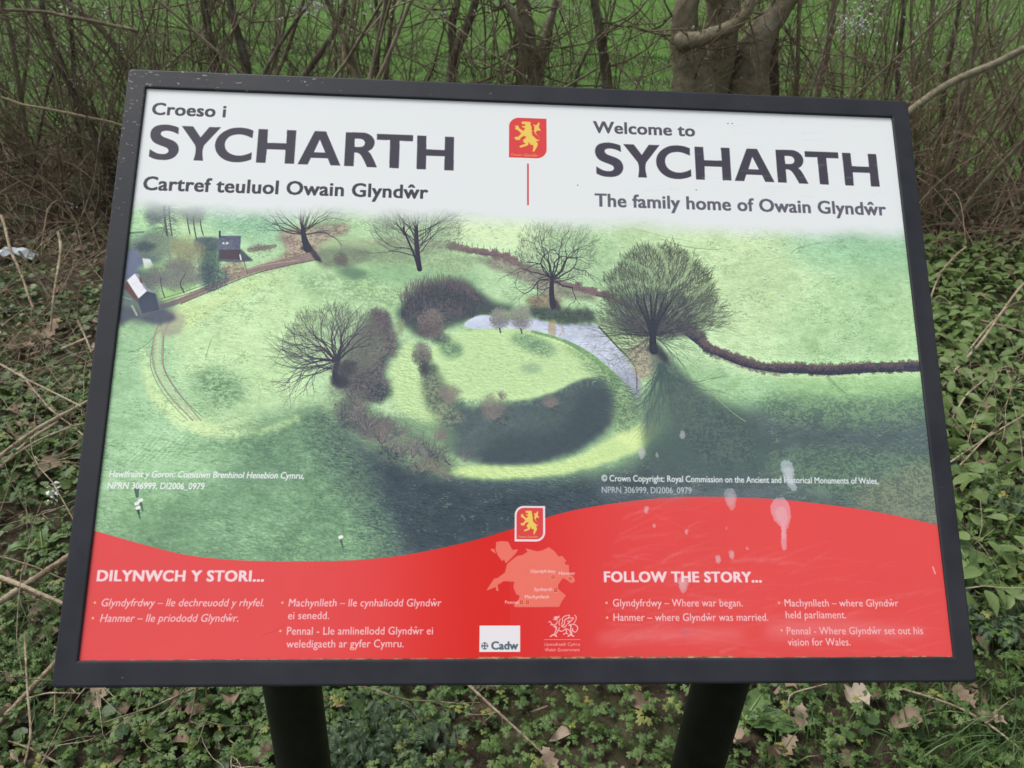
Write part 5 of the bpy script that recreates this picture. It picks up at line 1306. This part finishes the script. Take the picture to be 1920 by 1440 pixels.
tree('straight dark stem between the middle tree and the big mossy tree', [([(1108, -30, 15), (1120, 30, 17), (1130, 90, 20), (1142, 175, 22)], 4.0)], m_bark2, [([(1125, 55, 5), (1105, 90, 5), (1085, 130, 6), (1075, 175, 8)], 3.9)], 9, 16)
tree('reddish dark stem above the upper left corner of the board', [([(425, -30, 14), (438, 40, 15), (458, 100, 17), (466, 150, 18)], 3.9)], m_bark2, (), 9, 18)
tree('slim dark stem just left of the reddish stem', [([(378, -30, 13), (386, 40, 14), (400, 95, 15), (412, 150, 16)], 4.0)], m_bark2, (), 8, 18)
tree('leaning dark stem left of the board, running down behind the frame', [([(70, -30, 10), (88, 60, 12), (120, 140, 14), (165, 230, 16), (205, 310, 18)], 3.6)], m_bark2, [([(110, 110, 7), (90, 160, 6), (75, 240, 6), (60, 330, 5)], 3.5)], 8, 26)
tree('mossy leaning stem near the top left corner', [([(95, -30, 9), (130, 15, 11), (175, 35, 12), (220, 90, 13), (245, 140, 14)], 3.7)], m_bark, (), 8, 24)
tree('thin upright stem at the left, between the leaning stems', [([(128, -30, 8), (135, 60, 9), (140, 170, 10), (150, 300, 11)], 3.8)], m_bark2, (), 7, 26)
tree('thin stem in the far left corner', [([(-5, -30, 9), (20, 60, 9), (35, 160, 10), (60, 320, 10)], 3.7)], m_bark, (), 7, 26)
tree('dark short stem against the right flank of the big mossy tree', [([(1462, -30, 14), (1452, 60, 16), (1450, 110, 18), (1455, 190, 20)], 4.2)], m_bark2, (), 8, 14)
tree('slim stem right of the big mossy tree', [([(1500, -30, 7), (1497, 60, 8), (1494, 185, 9)], 4.0)], m_bark, (), 7, 20)
tree('curved dark stem above the left title', [([(640, -30, 9), (655, 0, 9), (628, 60, 10), (592, 115, 12), (545, 165, 12)], 3.8)], m_bark2, (), 8, 16)
tree('thin bent stem over the left title', [([(610, -30, 6), (560, 30, 6), (520, 90, 7), (480, 160, 7)], 3.7)], m_bark2, (), 6, 16)
tree('pair of thin dark stems left of the twisted stem', [([(700, -30, 8), (712, 60, 8), (704, 165, 10)], 4.1), ([(745, -30, 7), (730, 60, 8), (722, 165, 9)], 4.05)], m_bark2, (), 6, 18)
tree('mottled grey stem over the top right of the board', [([(1565, -30, 9), (1560, 50, 11), (1545, 120, 13), (1530, 190, 14)], 4.2)], m_bark, (), 7, 22)
tree('tall thin stem in the right part of the hedge', [([(1700, -30, 7), (1690, 60, 9), (1680, 150, 10), (1690, 230, 11)], 4.1)], m_bark2, (), 7, 26)
tree('grey stem right of the upper right frame corner', [([(1805, -30, 7), (1790, 60, 8), (1770, 150, 9), (1765, 260, 10)], 4.0)], m_bark2, (), 7, 26)
for pts, Y, lab, w_, mt in (([(1690, 218, 15), (1760, 172, 15), (1830, 132, 15), (1880, 112, 14), (1960, 78, 13)], [3.1, 3.1, 3.15, 3.2, 3.3], 'thick pale branch slanting up from the upper right frame corner', 15, m_bark),
                            ([(1512, 190, 4), (1530, 130, 4), (1552, 60, 4), (1578, -20, 4)], [3.3, 3.3, 3.35, 3.4], 'thin black switch slanting over the top right of the board', 4, m_bark2),
                            ([(0, 15, 6), (80, 22, 6), (160, 34, 7), (260, 60, 7)], [3.3] * 4, 'thin branch crossing the top left corner', 6, m_twig),
                            ([(-20, 180, 5), (60, 195, 5), (140, 215, 5), (240, 240, 4)], [3.2] * 4, 'pale twig lying across the hedge left of the board', 5, m_straw),
                            ([(640, 60, 9), (650, 110, 8), (664, 150, 8)], [3.5, 3.5, 3.5], 'short broken pale stick above the left title', 8, m_straw)):
    S, R = polyline(pts, Y, 20, False); S += np.stack([_gl(np.linspace(0, 3, 20) + hr.rand() * 30, np.zeros(20), .6) for _ in range(3)], -1) * .02
    V, F = tubes([S], [R], 8); o = mesh('branch', V - S[0], F, mt, None, True, np.full(len(V), .2)); o.location = S[0]
    tag(o, lab, 'branch')
# wooden stake
S, R = polyline([(1797, 175, 13), (1800, 230, 14), (1800, 262, 14)], 4.3, 6); V, F = tubes([S - S[-1]], [R], 6)
o = mesh('fence_stake', V, np.vstack([F]), m_bark2, None, False, np.zeros(len(V))); o.location = S[-1]; tag(o, 'old dark wooden stake standing in the hedge right of the board', 'stake')

# the tangle nobody could count
def shrub_mass(name, label, n, x0, x1, y0, y1, stems, Lm, mat, r0, seed, lean=.35, up=.10, per=(4, 3), wig=.14, nlev=3, keep=None):
    g = np.random.RandomState(seed); bx = x0 + g.rand(n) * (x1 - x0); by = y0 + g.rand(n) * (y1 - y0)
    k = np.repeat(np.arange(n), stems); p = np.stack([bx[k] + g.randn(len(k)) * .10, by[k] + g.randn(len(k)) * .10, np.zeros(len(k))], -1); p[:, 2] = gz(p[:, 0], p[:, 1])
    d = np.stack([g.randn(len(k)) * lean, g.randn(len(k)) * lean * .7, np.ones(len(k))], -1)
    L = Lm * (.5 + g.rand(len(k)) * .8)
    Q = grow(g, p, d, L, 8, wig, up); R = (r0 * (.5 + g.rand(len(k))))[:, None] * np.linspace(1, .4, 8)
    P = Pile(); V, F = tubes(Q, R, 5); P.add(V, F, np.repeat(g.rand(len(k)) * .35, 40))
    tips = []
    for lev in range(nlev - 1):
        p, d, L, r = children(g, Q, R, per[min(lev, len(per) - 1)], .55, .48, .15, .6); r = np.clip(r, .0011, .01)
        Q = grow(g, p, d, L, 6, wig * 1.2, up * .6); R = r[:, None] * np.linspace(1, .5, 6)
        V, F = tubes(Q, R, 3); P.add(V, F, np.repeat(g.rand(len(L)) * .5, 18)); tips.append(Q)
    o = P.build(name, mat, None, True); tag(o, label, kind='stuff')
    return tips
t1 = shrub_mass('hedge_twigs', 'tangle of bare brown twigs filling the hedge behind the board', 42, -4.6, 5.2, 3.45, 4.7, 5, 1.4, m_twig, .0065, 21, per=(5, 4))
t0 = shrub_mass('hedge_stems', 'crossing finger thick bare stems in the hedge behind the board', 26, -4.4, 5.0, 3.5, 4.6, 3, 2.0, m_bark, .012, 27, .65, .05, (3, 3), .10)
t2 = shrub_mass('left_thicket', 'dense brown thicket of thin stems at the hedge foot left of the board', 30, -4.2, -1.2, 3.2, 4.3, 6, .9, m_twig, .005, 22, .75, .03, (4, 3))
t3 = shrub_mass('right_thicket', 'dense brown thicket of thin reddish stems right of the board', 36, 1.4, 5., 3.3, 4.6, 6, 1.0, m_cane, .0045, 23, .75, .05, (4, 3))
shrub_mass('fallen_twigs', 'dry grey brown twigs lying criss-cross along the hedge foot', 150, -4.4, 5, 3.0, 4.2, 4, .55, m_cane, .003, 24, 2.5, -.05, (3, 2))
shrub_mass('dry_stems', 'fine dry stems standing and lying among the plants on the left', 190, -3.2, -.55, .2, 3.1, 4, .38, m_straw, .002, 25, 1.6, -.03, (2, 1))
shrub_mass('dry_stems', 'fine dry stems among the herbs on the right', 70, .8, 3.6, .5, 3.0, 3, .34, m_straw, .0015, 26, 1.6, -.03, (2, 1))
# arching bramble canes
g = np.random.RandomState(31); P = Pile()
for (x0, x1, n) in ((1.9, 4.6, 60), (-4.2, -1.5, 40), (-1.4, 1.8, 16)):
    p = np.stack([x0 + g.rand(n) * (x1 - x0), 2.95 + g.rand(n) * 1.1, np.zeros(n)], -1); p[:, 2] = gz(p[:, 0], p[:, 1])
    d = np.stack([g.randn(n) * .9, g.randn(n) * .5 - .1, .7 + g.rand(n) * .6], -1); L = .7 + g.rand(n) * 1.1
    Q = grow(g, p, d, L, 16, .07, 0, .32); zg = gz(Q[:, :, 0], Q[:, :, 1]); Q[:, :, 2] = np.maximum(Q[:, :, 2], zg + .006)
    V, F = tubes(Q, (.0016 + .0022 * g.rand(n))[:, None] * np.linspace(1, .5, 16), 5); P.add(V, F, np.repeat(g.rand(n) * .9, 80))
tag(P.build('bramble_canes', m_cane, None, True), 'arching tan bramble canes bending over the hedge foot', kind='stuff')
# small green buds and leaves in the hedge, blossom on some twigs
tips = np.concatenate([t[::1, -1] for t in (t1[1], t2[1], t3[1])]); tips2 = np.concatenate([t[:, 3] for t in (t1[1], t2[1])])
P = Pile(); q = np.concatenate([tips, tips2, t1[0][:, 3], t2[0][:, 3], t3[0][:, 3]]); q = q[g.rand(len(q)) < .8]; n = len(q)
scatter(P, OVAL[0][:, :], OVAL[1], q, g.rand(n) * 6.3, g.rand(n) * 1.4, g.rand(n) * 6.3, .008 + .010 * g.rand(n), g.rand(n) * .8)
tag(P.build('hedge_buds', m_herb, None, True), 'small green spring leaves scattered on the hedge twigs', kind='stuff')
P = Pile()
T1 = t1[1][:, -1]; mid = t1[1][:, 3]
bl = []
for (px, py, Y, s, k) in ((605, 12, 3.7, .06, 60), (560, 25, 3.8, .05, 20), (150, 22, 3.6, .05, 12), (190, 20, 3.6, .04, 14), (95, 145, 3.7, .10, 18), (140, 145, 3.6, .06, 14), (930, 5, 3.8, .07, 20), (1040, 5, 3.8, .08, 40), (1610, 35, 3.6, .07, 60), (1590, 55, 3.6, .06, 40),
                          (1630, 10, 3.6, .06, 30), (1660, 85, 3.9, .15, 30), (1800, 30, 3.8, .2, 30), (1850, 90, 3.9, .2, 26), (1700, 140, 3.9, .2, 20), (30, 90, 3.8, .15, 12), (240, 100, 3.8, .2, 16), (700, 60, 3.8, .2, 14), (100, 275, 3.5, .02, 3), (135, 384, 3.3, .02, 5), (155, 450, 3.2, .02, 8)):
    c0 = np.array(at(px, py, Y)); bl.append(c0 + g.randn(k, 3) * [s, s * .8, s * .5])
q = np.concatenate(bl + [T1[g.rand(len(T1)) < .035]]); q = np.repeat(q, 4, 0) + g.randn(len(q) * 4, 3) * .0035; n = len(q)
scatter(P, OVAL[0], OVAL[1], q, g.rand(n) * 6.3, g.rand(n) * 1.5, g.rand(n) * 6.3, .0065 + .004 * g.rand(n), g.rand(n), np.full(n, 1.6))
tag(P.build('hedge_blossom', m_white, None, True), 'scattered small white blackthorn blossom on the twigs', kind='stuff')

# ------------------------------------------------------------------ the information board
TILT = RAD(46.98); W, H = .841, .5935
bu, bv, bn = np.array([1, 0, 0]), np.array([0, math.cos(TILT), math.sin(TILT)]), np.array([0, -math.sin(TILT), math.cos(TILT)])
BC = np.array([0, 0, ZC])
board = empty('information_board', (0, .02, 0)); BO = np.array([0, .02, 0])
tag(board, 'tilted visitor information board in a dark metal frame on two posts', 'sign')
def loc(u, v, n=0.): return BC + bu * u + bv * v + bn * n - BO
m_frame, nt, b = material('frame_paint', rough=.5, spec=.3)
tc = node(nt, 'ShaderNodeTexCoord'); oc = tc.outputs['Object']
n1 = noise(nt, 22, 4, .6, oc); n2 = noise(nt, 5, 3, .5, oc); n3 = noise(nt, 260, 2, .5, oc)
c = ramp(nt, n1, [(.35, (.016, .018, .024)), (.7, (.026, .029, .037))])
c = mixc(nt, ramp(nt, n2, [(.45, (0, 0, 0)), (.7, (.5, .5, .5))]), c, (.030, .030, .034))
# chips and scratches: fine pale flecks, thick near the upper left corner
sx = node(nt, 'ShaderNodeSeparateXYZ'); nt.links.new(oc, sx.inputs[0])
near = node(nt, 'ShaderNodeMapRange'); nt.links.new(math_(nt, 'ADD', sx.outputs['X'], math_(nt, 'MULTIPLY', sx.outputs['Z'], -1.6)), near.inputs[0])
near.inputs[1].default_value = -2.45; near.inputs[2].default_value = -2.1; near.inputs[3].default_value = .11; near.inputs[4].default_value = 0
mp = node(nt, 'ShaderNodeMapping'); mp.inputs['Scale'].default_value = (1, 2.2, 2.2); mp.inputs['Rotation'].default_value = (0, 0, .5); nt.links.new(oc, mp.inputs[0])
fl = noise(nt, 150, 4, .6, mp.outputs[0])
c = mixc(nt, ramp(nt, math_(nt, 'ADD', fl, near.outputs[0]), [(.72, (0, 0, 0)), (.77, (.7, .7, .7))]), c, (.36, .36, .35))
nt.links.new(c, b.inputs['Base Color']); bump(nt, b, n3, .05, .001)
nt.links.new(ramp(nt, n1, [(.3, (.48, .48, .48)), (.7, (.66, .66, .66))]), b.inputs['Roughness'])
def ring(profile, r=.004):
    """sweep (outset, height) points round the opening, with eased outer corners"""
    V, F = [], []; base = []
    ws, wt, wb = .0213, .0227, .0239
    for o_, n_ in profile:
        f = o_
        x0, x1, y0, y1 = -W / 2 - ws * f, W / 2 + ws * f, -H / 2 - wb * f, H / 2 + wt * f
        rr = r * f; pts = []
        for (cx, cy, a0) in ((x1 - rr, y1 - rr, 0), (x0 + rr, y1 - rr, .5 * math.pi), (x0 + rr, y0 + rr, math.pi), (x1 - rr, y0 + rr, 1.5 * math.pi)):
            for k in range(5):
                a = a0 + k / 4 * math.pi / 2; pts.append((cx + rr * math.cos(a), cy + rr * math.sin(a)))
        base.append(len(V)); V += [loc(x, y, n_) for x, y in pts]
    m = 20
    for a, c_ in zip(base, base[1:] + base[:1]):
        for i in range(m): F.append([a + i, a + (i + 1) % m, c_ + (i + 1) % m, c_ + i])
    return np.array(V), np.array(F)[:, ::-1]
V, F = ring([(0, -.006), (0, -.0012), (.04, -.0002), (.09, 0), (.88, 0), (.95, -.0006), (.985, -.002), (1, -.004), (1, -.030), (.0, -.030)])
fr = mesh('frame', V, F, m_frame, board, False)
fr.data.polygons.foreach_set('use_smooth', np.zeros(len(fr.data.polygons), bool))
# backing tray
bt = Pile(); z0, z1 = -.029, -.012
c8 = [loc(x, y, z) for z in (-.034, -.0055) for x, y in ((-W/2 - .001, -H/2 - .001), (W/2 + .001, -H/2 - .001), (W/2 + .001, H/2 + .001), (-W/2 - .001, H/2 + .001))]
bt.add(c8, [[0, 3, 2, 1], [4, 5, 6, 7], [0, 1, 5, 4], [1, 2, 6, 5], [2, 3, 7, 6], [3, 0, 4, 7]]); bt.build('back_plate', m_frame, board)
# the sheet itself
paint_sheet(); weather_sheet()
lin = np.where(CAN <= .04045, CAN / 12.92, ((np.clip(CAN, 0, 1) + .055) / 1.055) ** 2.4)
alb = np.clip((lin - PRINT_REFL) / PRINT_GAIN, .004, .9)
enc = np.where(alb <= .0031308, alb * 12.92, 1.055 * alb ** (1 / 2.4) - .055)
px_ = np.ones((PH, PW, 4), np.float32); px_[..., :3] = enc[::-1]
img = bpy.data.images.new('sheet_print', PW, PH); img.pixels.foreach_set(px_.ravel()); img.update(); img.pack()
m_print, nt, b = material('printed_sheet', rough=.32, spec=.42)
tx = node(nt, 'ShaderNodeTexImage'); tx.image = img; tx.extension = 'EXTEND'
nt.links.new(tx.outputs['Color'], b.inputs['Base Color'])
nz = noise(nt, 30, 4, .6); nt.links.new(ramp(nt, nz, [(.3, (.15, .15, .15)), (.7, (.20, .20, .20))]), b.inputs['Roughness'])
pn = mesh('printed_panel', [loc(-W/2 - .0008, -H/2 - .0008, -.003), loc(W/2 + .0008, -H/2 - .0008, -.003), loc(W/2 + .0008, H/2 + .0008, -.003), loc(-W/2 - .0008, H/2 + .0008, -.003)], np.array([[0, 1, 2, 3]]), m_print, board)
pn['label'] = 'bilingual printed sheet with aerial photograph of a castle mound'
uv = pn.data.uv_layers.new(name='UVMap'); uv.data.foreach_set('uv', np.array([0, 0, 1, 0, 1, 1, 0, 1], np.float32))
# posts
m_post, nt, b = material('post_paint', rough=.5, spec=.25)
n1 = noise(nt, 40, 5, .7); nt.links.new(ramp(nt, n1, [(.35, (.005, .006, .005)), (.7, (.011, .014, .011))]), b.inputs['Base Color'])
for (ax, ay, bx, by) in ((549, 1290, 570, 1440), (1350, 1282, 1311, 1440)):
    q = at(ax, ay, POST_Y); r = .038
    ztop = ZC + (POST_Y) * math.tan(TILT) - .036
    n = 28; th = np.arange(n) * 2 * math.pi / n
    V = []
    for k in range(9):
        f = k / 8
        for a in th:
            x, y = q.x + r * math.cos(a), POST_Y + r * math.sin(a); zt = ZC + y * math.tan(TILT) - .0345 / math.cos(TILT)
            V.append((x - BO[0], y - BO[1], -.05 + (zt + .05) * f))
    i = (np.arange(8)[:, None] * n + np.arange(n)[None]).ravel(); j = (np.arange(8)[:, None] * n + (np.arange(n)[None] + 1) % n).ravel()
    mesh('post', V, np.stack([i, j, j + n, i + n], -1), m_post, board, True)
    # fixing plate under the tray
    c8 = [loc(q.x + x, (POST_Y) / math.cos(TILT) + y, z) for z in (-.044, -.0345) for x, y in ((-.06, -.07), (.06, -.07), (.06, .07), (-.06, .07))]
    mesh('fixing_plate', c8, np.array([[0, 3, 2, 1], [4, 5, 6, 7], [0, 1, 5, 4], [1, 2, 6, 5], [2, 3, 7, 6], [3, 0, 4, 7]]), m_post, board)
